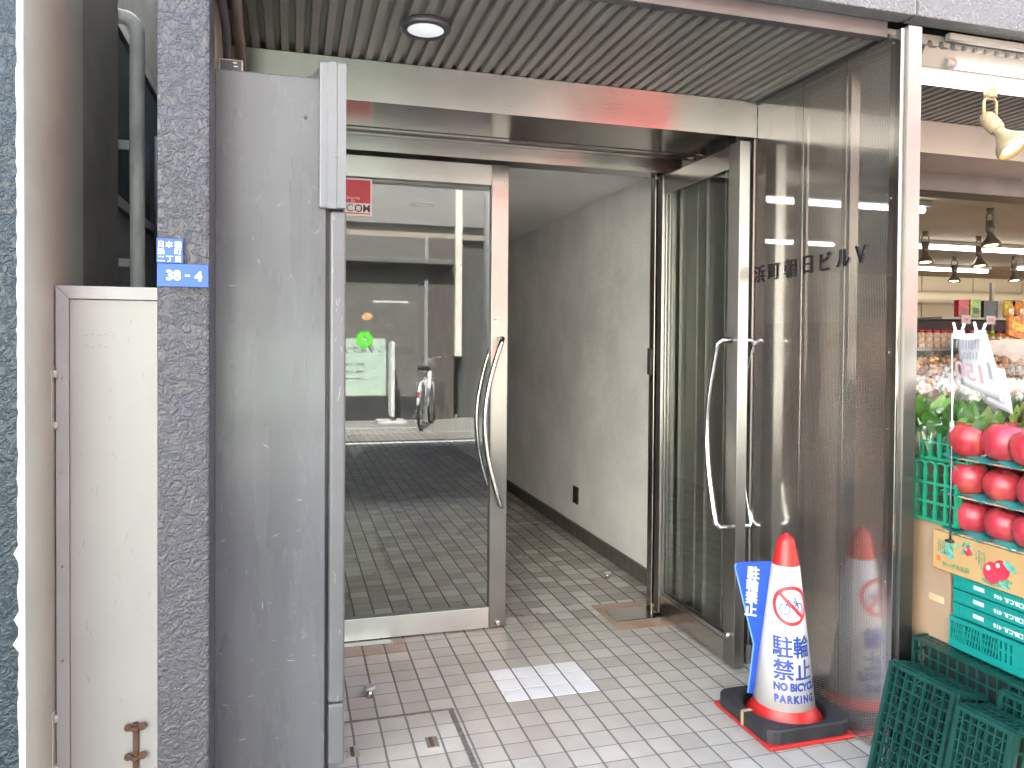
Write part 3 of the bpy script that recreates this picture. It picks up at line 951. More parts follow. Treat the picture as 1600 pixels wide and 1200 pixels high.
# blue flap on the left of the sleeve, a stiff vertical sheet square to the viewer
fd = Vector((-CX, -CY, 0)).normalized(); fr_ = Vector((-fd.y, fd.x, 0))
fr_ = fr_ if fr_.x > 0 else -fr_
def fp(s, z, d):
    return Vector((CX, CY, z)) + fr_ * s + fd * d
poly = [(-.030, .574), (-.158, .558), (-.172, .551), (-.177, .538), (-.108, .262), (-.126, .082), (-.09, .080), (-.04, .40)]
mb = MB()
A = [mb.b.verts.new(fp(s, z, .004)) for s, z in poly]; B = [mb.b.verts.new(fp(s, z, .0015)) for s, z in poly]
mb.b.faces.new(A); mb.b.faces.new(B[::-1])
for i in range(len(poly)):
    mb.b.faces.new([A[i], B[i], B[(i + 1) % len(poly)], A[(i + 1) % len(poly)]])
bmesh.ops.recalc_face_normals(mb.b, faces=mb.b.faces[:])
fo = obj('flap', mb, M_blue, tc)
m1 = MB()
for k, ch in enumerate('駐輪禁止'):
    wtext(m1, ch, .048, fp(-.110 - k * .0025, .524 - k * .0455, .0046), fr_, (0.02, 0, 1), bold=.0022, sx=.88)
obj('lettering', m1, M_white, fo)
m1 = MB(); b = bmesh.new()
for (s0, z0), (s1, z1) in zip(poly[2:5], poly[3:6]):
    b.faces.new([b.verts.new(fp(s0, z0, .0044)), b.verts.new(fp(s0 + .005, z0, .0044)), b.verts.new(fp(s1 + .005, z1, .0044)), b.verts.new(fp(s1, z1, .0044))])
merge(m1.b, b); obj('flap_edge', m1, pmat('pale_blue_edge', (.12, .32, .80), .35), fo)

cw = thing('cone_weight', (CX, CY, .015), 'square black rubber weight ring lying on the red base of the traffic cone', 'weight')
# square slab with a round hole
mb = MB(); n = 64; hs = .168
ringv = {}
def sq(a):
    c, s = math.cos(a), math.sin(a)
    k = hs / max(abs(c), abs(s))
    # rounded corner
    return Vector((c * min(k, hs * 1.30), s * min(k, hs * 1.30), 0))
lv = []
for z, f in ((.0145, 1.0), (.056, 1.0), (.0615, .975)):
    lv.append([mb.b.verts.new(Vector((CX - .008, CY, z)) + sq(2 * math.pi * (k + .5) / n) * f) for k in range(n)])
for r_, z in ((.152, .0615), (.143, .055), (.138, .0145)):
    lv.append([mb.b.verts.new(Vector((CX, CY, z)) + Vector((math.cos(2 * math.pi * (k + .5) / n) * r_, math.sin(2 * math.pi * (k + .5) / n) * r_, 0))) for k in range(n)])
for A, B in zip(lv, lv[1:] + lv[:1]):
    for k in range(n):
        mb.b.faces.new([A[k], A[(k + 1) % n], B[(k + 1) % n], B[k]])
bmesh.ops.recalc_face_normals(mb.b, faces=mb.b.faces[:])
obj('slab', mb, M_black, cw)
obj('stud', MB().lathe([(.012, .0612), (.012, .0625), (.009, .0632), (.0005, .0632)], (CX - .13, CY - .135, 0), 18), M_black, cw)
obj('tape_band', MB().box(CX - .179, CX - .14, CY - .018, CY - .004, .0618, .0634).box(CX - .1785, CX - .1765, CY - .018, CY - .004, .012, .0634), M_tape, cw)

# ================================================================== ACROSS THE STREET
M_opp = pmat('cream_render', (.62, .585, .52), .7, var=.06, vs=2, bump=.2, bs=50)
M_opp2 = pmat('beige_tile_front', (.52, .46, .39), .6, var=.08, vs=3)
M_opp3 = pmat('pale_grey_front', (.50, .50, .49), .6, var=.06, vs=2)
M_dglass = pmat('dark_glazing', (.03, .035, .035), .08, var=.1)
OY = -5.3
def oq(x, z):          # scale of the sketch measured on the glass to this frontage
    return x * 1.116, 1.35 + (z - 1.35) * 1.116
OB = thing('clinic_building', (2, OY - 2, .1), 'cream clinic building across the street with a four leaf clover on its window', 'building')
obj('upper_wall', MB().box(-1.5, 3.35, OY - 6, OY, 3.25, 7.5), pmat('soffit_shade_grey', (.24, .24, .235), .6, var=.1, vs=2), OB)  # grey holds the shade of the overhanging ceiling this wall replaces
obj('canopy', MB().box(-1.5, 2.5, OY - .02, OY + .25, 2.60, 2.68), pmat('canopy_grey', (.16, .16, .16), .5), OB, bevel=.01)
obj('back_wall', MB().box(-1.5, 3.35, OY - 3.2, OY - 3, .1, 3.25).box(-1.5, 3.35, OY - 3, OY - .1, 3.05, 3.24), pmat('taupe_interior', (.40, .34, .28), .7), OB)
obj('column', MB().box(2.56, 2.67, OY - .3, OY + .06, 1.13, 4.2), M_opp, OB, bevel=.004)  # cut off at the bottom where its lower part would lie in shadow
obj('column', MB().box(2.06, 2.12, OY - .12, OY + .02, .1, 3.05), M_gatef, OB, bevel=.004)
obj('column', MB().box(-1.5, -1.3, OY - .4, OY + .02, .1, 3.25), M_opp, OB)
obj('entrance_panel', MB().box(2.125, 2.555, OY - .06, OY - .02, .1, 3.05), pmat('brown_grey_panel', (.13, .115, .105), .35, var=.08), OB)
obj('side_panel', MB().box(2.675, 3.35, OY - .3, OY - .2, .1, 3.24), pmat('shaded_grey_panel', (.09, .09, .09), .5), OB)
cw_ = obj('clinic_window', MB().box(-1.3, 2.06, OY - .05, OY - .03, .48, 3.05), film('hazy_glazing', .5, (.20, .19, .18)), OB)
obj('base_wall', MB().box(-1.3, 2.055, OY - .1, OY - .01, .1, .479), M_dark, OB)
obj('frosted_film', MB().box(-1.3, 1.45, OY - .0295, OY - .0285, .50, 1.41), pmat('pale_green_film', (.52, .66, .56), .5, var=.05), cw_)
cl = MB()
for k in range(4):
    a = math.pi / 4 + k * math.pi / 2
    for da in (-.42, .42):
        c = Vector((1.11 + .085 * math.cos(a + da * .9), 0, 1.395 + .085 * math.sin(a + da * .9)))
        cl.prism([(c.x + .052 * math.cos(t * math.pi / 8), c.z + .052 * math.sin(t * math.pi / 8)) for t in range(16)], 1, OY - .028 + .0012 * k + .0005 * (da > 0), OY - .026 + .0012 * k + .0005 * (da > 0))
obj('clover_emblem', cl, pmat('bright_green', (.10, .62, .03), .45), cw_)
M_dkg = pmat('dark_green_print', (.02, .05, .04), .5)
obj('lettering', wtext(MB(), 'よつばデンタルクリニック', .125, (1.16, OY - .0275, 1.235), (-1, 0, 0), (0, 0, 1), bold=.002), M_dkg, cw_)
b_ = MB()
for z in (1.0, .88, .77):
    wtext(b_, '10:00 - 13:00', .06, (.95, OY - .0275, z), (-1, 0, 0), (0, 0, 1), bold=.001)
obj('lettering', b_, M_dkg, cw_)
pn = thing('pendant_lamp', (1.26, OY - 1.2, 1.78), 'small amber pendant lamp glowing inside the clinic', 'lamp')
obj('shade', MB().lathe([(.02, .09), (.07, .05), (.085, 0), (.06, -.04), (.0005, -.05)], (1.26, OY - 1.2, 1.78), 20), emat('amber_glow', (1, .45, .10), 2.2), pn)
obj('cord', MB().tube([(1.26, OY - 1.2, 1.87), (1.26, OY - 1.2, 3.04)], .006, 6), M_dark, pn)
tl = thing('tube_light', (1.6, OY - 1, 2.0), 'thin white tube light glowing inside the clinic', 'lamp')
obj('tube', MB().tube([(1.35, OY - 1.0, 2.05), (1.95, OY - 1.0, 2.05)], .018, 8), emat('white_tube', (1, .97, .9), 2.0), tl)
obj('hanger', MB().tube([(1.65, OY - 1.0, 2.06), (1.65, OY - 1.0, 3.04)], .006, 6), M_dark, tl)

def block(nm, x0, x1, y0, H, mat, label, cols, rows, z0=1.2):
    t = thing(nm, ((x0 + x1) / 2, y0 - 3, .0), label, 'building')
    obj('wall', MB().box(x0, x1, y0 - 7, y0, 0, H), mat, t)
    dx = (x1 - x0) / cols
    for i in range(cols):
        for j in range(rows):
            xx, zz = x0 + dx * (i + .18), z0 + j * 2.8
            f = obj('window', MB().box(xx, xx + dx * .64, y0 + .002, y0 + .03, zz, zz + 1.5), M_gatef, t)
            obj('pane', MB().box(xx + .05, xx + dx * .64 - .05, y0 + .0301, y0 + .036, zz + .05, zz + 1.45), M_dglass, f)
    return t
block('shop_building', 3.4, 9.2, OY, 8.6, M_opp2, 'beige building across the street with a red shop awning', 3, 3, .9)
block('office_building', 9.3, 24, OY, 11, M_opp3, 'pale grey office building far along the opposite side of the street', 6, 3)
block('apartment_building', -14, -1.55, OY, 9.0, pmat('bounce_white_render', (.80, .78, .72), .7, var=.03, vs=2), 'white apartment building opposite the blue fronted neighbour', 4, 2, 3.6)  # out of view; kept white with few windows to bounce sun into the hall
block('tall_building', -34, -14.2, OY, 12, M_opp3, 'tall grey building far along the street beyond the white apartments', 6, 4)
sb = thing('shop_signboard', (5, OY, 2), 'red signboard and red shop front panel across the street', 'sign')
obj('sign_face', MB().box(3.75, 6.3, OY + .01, OY + .12, 2.35, 3.3), pmat('red_sign', (.68, .06, .055), .5), sb, bevel=.01)
obj('front_panel', MB().box(4.4, 6.3, OY + .012, OY + .06, .8, 2.3), MC['red_sign'], sb, bevel=.005)
aw = thing('shop_awning', (5, OY, 3), 'red awning over the shop across the street', 'awning')
obj('awning_cover', MB().prism([(OY + .01, 4.6), (OY + .04, 4.64), (OY + .85, 3.75), (OY + .85, 3.25), (OY + .82, 3.25), (OY + .82, 3.72), (OY + .01, 4.55)], 0, 3.6, 6.4), pmat('red_canvas', (.70, .055, .05), .6, var=.06), aw)
obj('arm', MB().tube([(3.7, OY + .02, 3.6), (3.7, OY + .8, 3.4)], .02, 8).tube([(6.3, OY + .02, 3.6), (6.3, OY + .8, 3.4)], .02, 8), M_gatef, aw)

sg = thing('sign_stand', (1.47, -4.78, .1), 'slim white sign stand on a flat base outside the clinic', 'sign')
obj('board', MB().box(1.445, 1.50, -4.95, -4.60, .22, 1.36), M_white, sg, bevel=.008)
obj('foot', MB().box(1.25, 1.69, -5.0, -4.55, .1, .16).box(1.455, 1.49, -4.8, -4.75, .16, .22), pmat('pale_grey_plastic', (.6, .6, .6), .5), sg, bevel=.015)
up_ = thing('utility_pole', (2.85, -3.95, .1), 'concrete utility pole with a small red plate across the street', 'pole')
obj('shaft', MB().lathe([(.15, 0), (.11, 9.5)], (2.85, -3.95, .1), 20), M_opp3, up_)
obj('plate', MB().box(2.80, 2.90, -3.80, -3.795, 1.25, 1.55), M_red, up_)

def bicycle(loc, rz):
    t = thing('bicycle', (0, 0, 0), 'white city bicycle with basket parked on its stand in front of the clinic', 'bicycle')
    fr = pmat('white_frame_paint', (1.0, 1.0, .98), .4)
    tyre = pmat('grey_tyre', (.05, .05, .05), .7)
    def wheel(y):
        w = obj('wheel', MB().tube([(0, y + .30 * math.cos(a * math.pi / 18), .33 + .30 * math.sin(a * math.pi / 18)) for a in range(36)], .008, 6, True), M_chrome, t)
        obj('tyre', MB().tube([(0, y + .318 * math.cos(a * math.pi / 18), .33 + .318 * math.sin(a * math.pi / 18)) for a in range(36)], .017, 8, True), tyre, w)
        m = MB()
        for k in range(16):
            a = k * math.pi / 8
            m.tube([(0, y, .33), (0, y + .30 * math.cos(a), .33 + .30 * math.sin(a))], .002, 4)
        m.tube([(-.04, y, .33), (.04, y, .33)], .02, 8)
        obj('spokes', m, M_chrome, w)
        obj('mudguard', MB().tube([(0, y + .35 * math.cos(a), .33 + .35 * math.sin(a)) for a in [math.pi * (.05 + .9 * k / 14) for k in range(15)]], .022, 6), fr, w)
    wheel(-.55); wheel(.55)
    m = MB()
    m.tube([(0, .42, .80), (0, .36, .62), (0, .05, .36), (0, -.02, .30)], .03, 8)
    m.tube([(0, -.02, .30), (0, -.18, .78)], .018, 8)
    m.tube([(0, .42, .86), (0, .46, .68), (.05, .50, .6), (.05, .55, .33)], .014, 8).tube([(0, .46, .68), (-.05, .50, .6), (-.05, .55, .33)], .014, 8)
    for s in (-.05, .05):
        m.tube([(s * .4, -.02, .30), (s, -.55, .33)], .012, 6).tube([(s * .4, -.17, .72), (s, -.55, .33)], .01, 6)
    obj('frame', m, fr, t)
    obj('handlebar', MB().tube([(-.28, .25, 1.02), (-.22, .34, 1.05), (-.06, .42, 1.02), (0, .42, .98), (.06, .42, 1.02), (.22, .34, 1.05), (.28, .25, 1.02)], .013, 8).tube([(0, .42, .85), (0, .42, .99)], .014, 8), M_chrome, t)
    obj('saddle', MB().prism([(-.02, -.02), (-.10, -.24), (0, -.29), (.10, -.24), (.02, -.02)], 2, .84, .90), M_blackp, t, bevel=.02)
    b = MB()
    for k in range(8):
        x = -.17 + .34 * k / 7
        b.tube([(x, .74, .98), (x * .8, .70, .70)], .003, 4).tube([(x, .46, .98), (x * .8, .50, .70)], .003, 4)
    for z, k in ((.98, 1), (.88, .93), (.78, .86), (.70, .8)):
        b.tube([(-.17 * k, .46 + .04 * (1 - k), z), (.17 * k, .46 + .04 * (1 - k), z), (.17 * k, .74, z), (-.17 * k, .74, z)], .004, 4, True)
    obj('basket', b, M_chrome, t)
    obj('rack', MB().tube([(-.06, -.2, .74), (-.06, -.75, .74), (.06, -.75, .74), (.06, -.2, .74)], .007, 6).tube([(-.06, -.6, .74), (-.05, -.56, .34)], .006, 6).tube([(.06, -.6, .74), (.05, -.56, .34)], .006, 6), M_chrome, t)
    obj('kickstand', MB().tube([(.05, -.5, .33), (.20, -.42, 0)], .009, 6), M_chrome, t)
    obj('reflector', MB().box(-.025, .025, -.912, -.90, .52, .57), M_red, t)
    t.location = loc
    t.rotation_euler = (0, 0, rz)
bicycle((1.93, -4.3, .10), R(197))

# ================================================================== THE GREENGROCER
GREEN = pmat('bright_green_plastic', (.010, .26, .135), .38, var=.06, vs=8)
TEAL = pmat('teal_plastic', (.003, .25, .215), .4, var=.05, vs=8)
DGREEN = pmat('dark_green_plastic', (.007, .058, .047), .34, var=.12, vs=10)
CARD = pmat('kraft_cardboard', (.36, .245, .15), .8, var=.08, vs=4, bump=.1, bs=90)
CARD2 = pmat('golden_cardboard', (.48, .30, .12), .75, var=.05, vs=5)
INSIDE = pmat('crate_shadow_lining', (.010, .022, .018), .8)  # near-black fill stands in for the shade inside the mesh crates

def panel(mb, M, w, h, nw, nh, bar, t, diag=False, rim=None):
    """lattice of bars in the local x-y plane, w by h, thickness t along z, placed by M"""
    rim = rim or bar * 1.6
    mb.box(0, w, 0, rim, 0, t, M); mb.box(0, w, h - rim, h, 0, t, M)
    mb.box(0, rim, rim, h - rim, 0, t, M); mb.box(w - rim, w, rim, h - rim, 0, t, M)
    for i in range(1, nw):
        x = w * i / nw
        mb.box(x - bar / 2, x + bar / 2, rim, h - rim, t * .12, t * .9, M)
    for j in range(1, nh):
        y = h * j / nh
        mb.box(rim, w - rim, y - bar / 2, y + bar / 2, t * .2, t * .8, M)
    if diag:
        for i in range(nw):
            for j in range(nh):
                if (i * 3 + j) % 5: continue
                x0, x1, y0, y1 = w * i / nw, w * (i + 1) / nw, h * j / nh, h * (j + 1) / nh
                d = Vector((x1 - x0, y1 - y0, 0)).normalized(); nn = Vector((-d.y, d.x, 0)) * bar * .3
                P = [Vector((x0, y0, 0)) + nn, Vector((x1, y1, 0)) + nn, Vector((x1, y1, 0)) - nn, Vector((x0, y0, 0)) - nn]
                lo = [mb.b.verts.new(M @ (p + Vector((0, 0, t * .3)))) for p in P]; hi = [mb.b.verts.new(M @ (p + Vector((0, 0, t * .7)))) for p in P]
                mb.b.faces.new(lo[::-1]); mb.b.faces.new(hi)
                for k in range(4):
                    mb.b.faces.new([lo[k], lo[(k + 1) % 4], hi[(k + 1) % 4], hi[k]])
    return mb

def frame_m(o, x, y):
    x, y = Vector(x).normalized(), Vector(y).normalized()
    z = x.cross(y)
    M = Matrix((x, y, z)).transposed().to_4x4()
    M.translation = Vector(o)
    return M

def crate(name, x0, x1, y0, y1, z0, z1, mat, label, nl, nz, ns, bar=.006, t=.006, group=None, floor=(7, 5)):
    c = thing(name, ((x0 + x1) / 2, (y0 + y1) / 2, z0), label, 'crate', group)
    H = z1 - z0
    m = MB(); panel(m, frame_m((x0, y1, z0), (0, -1, 0), (0, 0, 1)), y1 - y0, H, nl, nz, bar, t); obj('side', m, mat, c)
    m = MB(); panel(m, frame_m((x1, y0, z0), (0, 1, 0), (0, 0, 1)), y1 - y0, H, nl, nz, bar, t); obj('side', m, mat, c)
    m = MB(); panel(m, frame_m((x0 + t, y0, z0), (1, 0, 0), (0, 0, 1)), x1 - x0 - 2 * t, H, ns, nz, bar, t); obj('side', m, mat, c)
    m = MB(); panel(m, frame_m((x1 - t, y1, z0), (-1, 0, 0), (0, 0, 1)), x1 - x0 - 2 * t, H, ns, nz, bar, t); obj('side', m, mat, c)
    m = MB(); panel(m, frame_m((x0 + t, y0 + t, z1 - .008), (1, 0, 0), (0, 1, 0)), x1 - x0 - 2 * t, y1 - y0 - 2 * t, floor[0], floor[1], bar * 1.3, .005); obj('floor', m, mat, c)
    return c

# green crates with lens shaped bars and scalloped rim, standing on a carton beside the post
def green_crate(x0, x1, y0, y1, z0, z1, label, nl, nr):
    c = thing('green_crate', ((x0 + x1) / 2, (y0 + y1) / 2, z0), label, 'crate', 'bright green vegetable crates')
    H = z1 - z0
    def side(P, n):
        m = MB()
        def put(M, w, n):
            step = w / n
            for k in range(n + 1):
                for r in range(nr):
                    a, b = H * r / nr, H * (r + 1) / nr
                    q = [(-.0035, a), (.0035, a), (.0062, (a + b) / 2), (.0035, b), (-.0035, b), (-.0062, (a + b) / 2)]
                    A = [m.b.verts.new(M @ Vector((k * step + u, v, 0))) for u, v in q]; B = [m.b.verts.new(M @ Vector((k * step + u, v, .007))) for u, v in q]
                    m.b.faces.new(A[::-1]); m.b.faces.new(B)
                    for i in range(6):
                        m.b.faces.new([A[i], A[(i + 1) % 6], B[(i + 1) % 6], B[i]])
            for r in range(nr):
                v = H * r / nr
                m.box(-.0035, w + .0035, v - (0 if r == 0 else .004), v + (.010 if r == 0 else .004), -.0008, .0065, M)
            for k in range(n):
                c0 = (k + .5) * step
                m.tube([M @ Vector((c0 + step * .5 * math.cos(a), H - .006 + .012 * math.sin(a), .0035)) for a in [math.pi * i / 8 for i in range(9)]], .0042, 6)
        put(*P)
        return m
    obj('side', side((frame_m((x0, y1, z0), (0, -1, 0), (0, 0, 1)), y1 - y0, nl), 0), GREEN, c)
    obj('side', side((frame_m((x0 + .008, y0, z0), (1, 0, 0), (0, 0, 1)), x1 - x0 - .016, 7), 0), GREEN, c)
    obj('side', side((frame_m((x1, y0, z0), (0, 1, 0), (0, 0, 1)), y1 - y0, nl), 0), GREEN, c)
    obj('side', side((frame_m((x1 - .008, y1, z0), (-1, 0, 0), (0, 0, 1)), x1 - x0 - .016, 7), 0), GREEN, c)
    obj('floor', MB().box(x0 + .008, x1 - .008, y0 + .008, y1 - .008, z0 + .001, z0 + .006), GREEN, c)
    return c

ct = thing('cardboard_carton', (2.2, 2.0, 0), 'tall plain kraft carton between the steel post and the teal crates', 'carton')
obj('carton_body', MB().box(1.985, 2.42, 1.905, 2.088, 0, .785), CARD, ct, bevel=.004)
obj('flap_seam', MB().box(1.9835, 1.9848, 1.906, 2.087, .40, .4025), pmat('carton_seam', (.30, .21, .13), .8), ct)
obj('torn_tape', MB().box(1.9832, 1.9847, 1.925, 1.985, .535, .556), pmat('torn_tan_tape', (.62, .44, .26), .6), ct)
green_crate(1.972, 2.40, 1.872, 2.072, .79, .975, 'bright green crate standing on the plain carton beside the steel post', 5, 3)
green_crate(1.99, 2.40, 1.85, 2.025, .985, 1.10, 'upper bright green crate holding bagged leafy greens', 5, 2)
# leafy greens
LEAF = pmat('leaf_green', (.075, .22, .03), .4, var=.3, vs=18, col2=(.035, .12, .018))
LEAFL = pmat('leaf_light_green', (.20, .40, .07), .4, var=.25, vs=16)
STEM = pmat('pale_stem', (.55, .62, .36), .45, var=.15, vs=20)
FILM = film('clear_bag_film', .87, (.8, .83, .82), True)
def leaf(mb, base, d, L, w, curl, rr):
    d = Vector(d).normalized(); side = d.cross(Vector((0, 0, 1)))
    if side.length < .1: side = Vector((1, 0, 0))
    side.normalize()
    side = (Matrix.Rotation(rr.uniform(-1.2, 1.2), 3, d) @ side)
    nrm = side.cross(d)
    n = 8; rows = []
    for k in range(n + 1):
        t = k / n
        p = Vector(base) + d * L * t + nrm * curl * t * t + Vector((0, 0, -1)) * abs(curl) * .4 * t ** 3
        ww = w * (.10 + .12 * t if t < .35 else (.14 + .86 * math.sin(math.pi * min(1, (t - .35) / .65) ** .8)))
        rip = rr.uniform(-.12, .12) * w
        rows.append((mb.b.verts.new(p - side * ww * .5 + nrm * (rip + ww * .12)), mb.b.verts.new(p + nrm * -.002), mb.b.verts.new(p + side * ww * .5 + nrm * (ww * .12 - rip))))
    for A, B in zip(rows, rows[1:]):
        for i in (0, 1):
            f = mb.b.faces.new([A[i], A[i + 1], B[i + 1], B[i]]); f.smooth = True
def greens_bag(x, y, z, ang, lean, L, rr, label):
    t = thing('bag_of_greens', (x, y, z), label, 'vegetables', 'bags of leafy greens')
    lf, st, l2 = MB(), MB(), MB()
    ax = Vector((math.cos(ang) * lean, math.sin(ang) * lean, 1)).normalized()
    for k in range(13):
        d = (ax + Vector((rr.uniform(-.3, .3), rr.uniform(-.3, .3), 0))).normalized()
        bse = Vector((x + rr.uniform(-.025, .025), y + rr.uniform(-.025, .025), z))
        ll = L * rr.uniform(.75, 1.05)
        leaf(lf if k % 3 else l2, bse + d * ll * .25, d, ll * .75, rr.uniform(.045, .075), rr.uniform(-.05, .05), rr)
        st.tube([bse, bse + d * ll * .3, bse + d * ll * .6], [.006, .005, .003], 6)
    obj('leaves', lf, LEAF, t); obj('young_leaves', l2, LEAFL, t); obj('stems', st, STEM, t)
    m = MB(); n = 18; rings = []
    M = frame_m((x, y, z), Vector((0, 1, 0)).cross(ax), ax.cross(Vector((0, 1, 0)).cross(ax)))
    for j in range(9):
        v = j / 8
        r = .035 + .045 * v + .012 * math.sin(v * 6)
        rings.append([m.b.verts.new(M @ Vector(((r + rr.uniform(-.009, .009)) * math.cos(2 * math.pi * k / n), (r + rr.uniform(-.009, .009)) * math.sin(2 * math.pi * k / n), v * L * 1.12 + rr.uniform(-.01, .01) * v))) for k in range(n)])
    for A, B in zip(rings, rings[1:]):
        for k in range(n):
            m.b.faces.new([A[k], A[(k + 1) % n], B[(k + 1) % n], B[k]])
    obj('bag_film', m, FILM, t)
rg = random.Random(11)
for k, (x, y) in enumerate(((2.03, 2.03), (2.04, 1.95), (2.05, 1.885), (2.12, 2.04), (2.14, 1.95), (2.15, 1.875), (2.24, 2.03), (2.25, 1.93), (2.35, 2.02), (2.36, 1.92), (2.03, 2.075), (2.45, 1.98))):
    greens_bag(x, y, .985, rg.uniform(-2.8, -1.2), rg.uniform(.15, .5), rg.uniform(.20, .25), rg, 'clear bag of leafy greens with pale stems in the upper green crate')

# dark green folding crates
def flat_stack():
    for k in range(3):
        z = .004 + k * .140
        dx = (.0, .006, .002)[k]
        lb = ('dark green crate at the bottom of the stack under the teal crates', 'dark green crate in the middle of the stack under the teal crates', 'dark green crate topmost of its stack, right under the teal crates')[k]
        c_k = crate('dark_crate', 1.925 + dx, 2.37, 1.30, 1.985, z, z + .136, DGREEN, lb, 20, 3, 10, .0055, .008, 'dark green mesh crates', (18, 26))
        obj('inner_shade', MB().box(1.95, 2.35, 1.32, 1.965, z + .006, z + .118), INSIDE, c_k)
flat_stack()
def lean_crate(o, wv, hv, w, h, d, label):
    """crate standing on its side, its latticed bottom facing the entrance"""
    c = thing('dark_crate', o, label, 'crate', 'dark green mesh crates')
    M = frame_m(o, wv, hv)
    obj('inner_shade', MB().box(.015, w - .015, .015, h - .015, -d + .02, -d + .03, M), INSIDE, c)
    m = MB(); panel(m, M, w, h, 7, 12, .0045, .012, True, .012); obj('floor', m, DGREEN, c)
    m = MB(); panel(m, M @ Matrix.Translation((0, 0, -.020)), w, h, 16, 6, .0055, .006); obj('floor_rib', m, DGREEN, c)
    X = M.to_3x3()
    wx, hx, nx = X @ Vector((1, 0, 0)), X @ Vector((0, 1, 0)), X @ Vector((0, 0, 1))
    for (oo, a, b, la, lb_) in ((M @ Vector((0, 0, 0)), hx, -nx, h, d), (M @ Vector((w, h, 0)), -hx, -nx, h, d), (M @ Vector((w, 0, 0)), -wx, -nx, w, d), (M @ Vector((0, h, 0)), wx, -nx, w, d)):
        m = MB(); panel(m, frame_m(oo, a, b), la, lb_, 7, 3, .006, .006); obj('side', m, DGREEN, c)
    return c
lean_crate((1.715, 1.94, .01), (.05, -1, 0), (.24, 0, 1), .235, .37, .11, 'dark green mesh crate standing on edge beside the perforated screen')
lean_crate((1.705, 1.665, .01), (.05, -1, 0), (.20, 0, 1), .165, .36, .11, 'narrow dark green mesh crate on edge in front of the crate stack')
lean_crate((1.86, 1.655, .01), (.05, -1, 0), (.14, 0, 1), .165, .385, .05, 'dark green mesh crate on edge squeezed between two others')

# teal crates with printed maker's marks (the crates stand upside down)
def teal_closed(z0, z1, label):
    c = thing('teal_crate', (2.15, 1.6, z0), label, 'crate', 'folded teal crates under the apple box')
    m = MB()
    m.box(1.977, 2.37, 1.30, 1.838, z0 + .001, z1 - .001)
    m.box(1.9735, 1.977, 1.30, 1.838, z1 - .006, z1 - .001)
    obj('wall', m, TEAL, c, bevel=.0015)
    m = MB()
    for k in range(3):
        y = 1.842 + k * .018
        m.box(1.975, 2.37, y, y + .004, z0 + .001, z1 - .001)
    m.box(1.9745, 2.37, 1.8385, 1.886, z1 - .008, z1 - .001).box(1.9785, 2.36, 1.839, 1.885, z0 + .002, z1 - .009)
    m.box(1.9745, 1.9785, 1.8385, 1.886, z0 + .001, z0 + .005)
    obj('corner_rib', m, TEAL, c)
    m = MB()
    wtext(m, '□B.C.R. 416 ', .0175, (1.9727 + .004, 1.695, (z0 + z1) / 2 - .003), (0, 1, 0), (0, 0, -1), bold=.0006, sx=1.05)
    for r in range(3):
        m.box(1.9764, 1.9768, 1.775, 1.812, z0 + .016 + r * .0045, z0 + .0185 + r * .0045)
    obj('lettering', m, M_white, c)
teal_closed(.6035, .645, 'folded teal crate topmost of three, right under the apple box')
teal_closed(.5605, .602, 'folded teal crate in the middle of the three with white print')
teal_closed(.5175, .559, 'folded teal crate lowest of the three with white print')
tcr = thing('teal_crate', (2.15, 1.6, .424), 'open teal crate with slotted wall at the bottom of the teal stack', 'crate')
m = MB()
M = frame_m((1.974, 1.886, .424), (0, -1, 0), (0, 0, 1))
H_ = .092
m.box(0, .586, 0, .022, 0, .01, M); m.box(0, .586, H_ - .012, H_, 0, .01, M)
x = 0
cells = [('l', .05), ('l', .06), ('l', .06), ('s', .05), ('b', .06), ('s', .05), ('b', .03), ('l', .06), ('l', .06), ('s', .05), ('b', .056)]
for kind, w in cells:
    if kind == 'b':
        m.box(x, x + w, .022, H_ - .012, .001, .009, M)
    elif kind == 'l':
        m.box(x, x + .004, .022, H_ - .012, 0, .009, M)
        for k in range(1, 3):
            m.box(x + .004, x + w, .022 + k * .02 - .0015, .022 + k * .02 + .0015, .001, .008, M)
        for k in range(5):
            x_ = x + .006 + k * (w - .01) / 5
            Q = [Vector((x_, .022, 0)), Vector((x_ + .004, .022, 0)), Vector((x_ + .013, H_ - .012, 0)), Vector((x_ + .009, H_ - .012, 0))]
            A = [m.b.verts.new(M @ (q + Vector((0, 0, .003)))) for q in Q]; B = [m.b.verts.new(M @ (q + Vector((0, 0, .006)))) for q in Q]
            m.b.faces.new(A[::-1]); m.b.faces.new(B)
            for i in range(4): m.b.faces.new([A[i], A[(i + 1) % 4], B[(i + 1) % 4], B[i]])
    else:
        for k in range(4):
            m.box(x + k * w / 3 - (.0045 if k else 0), x + k * w / 3 + (.0045 if k < 3 else 0), .022, H_ - .012, .001, .009, M)
        m.box(x, x + w, .050, .056, .0012, .0088, M)
    x += w
obj('slotted_wall', m, TEAL, tcr)
obj('box_body', MB().box(1.99, 2.37, 1.302, 1.884, .426, .514), pmat('deep_teal', (.004, .10, .085), .6), tcr)

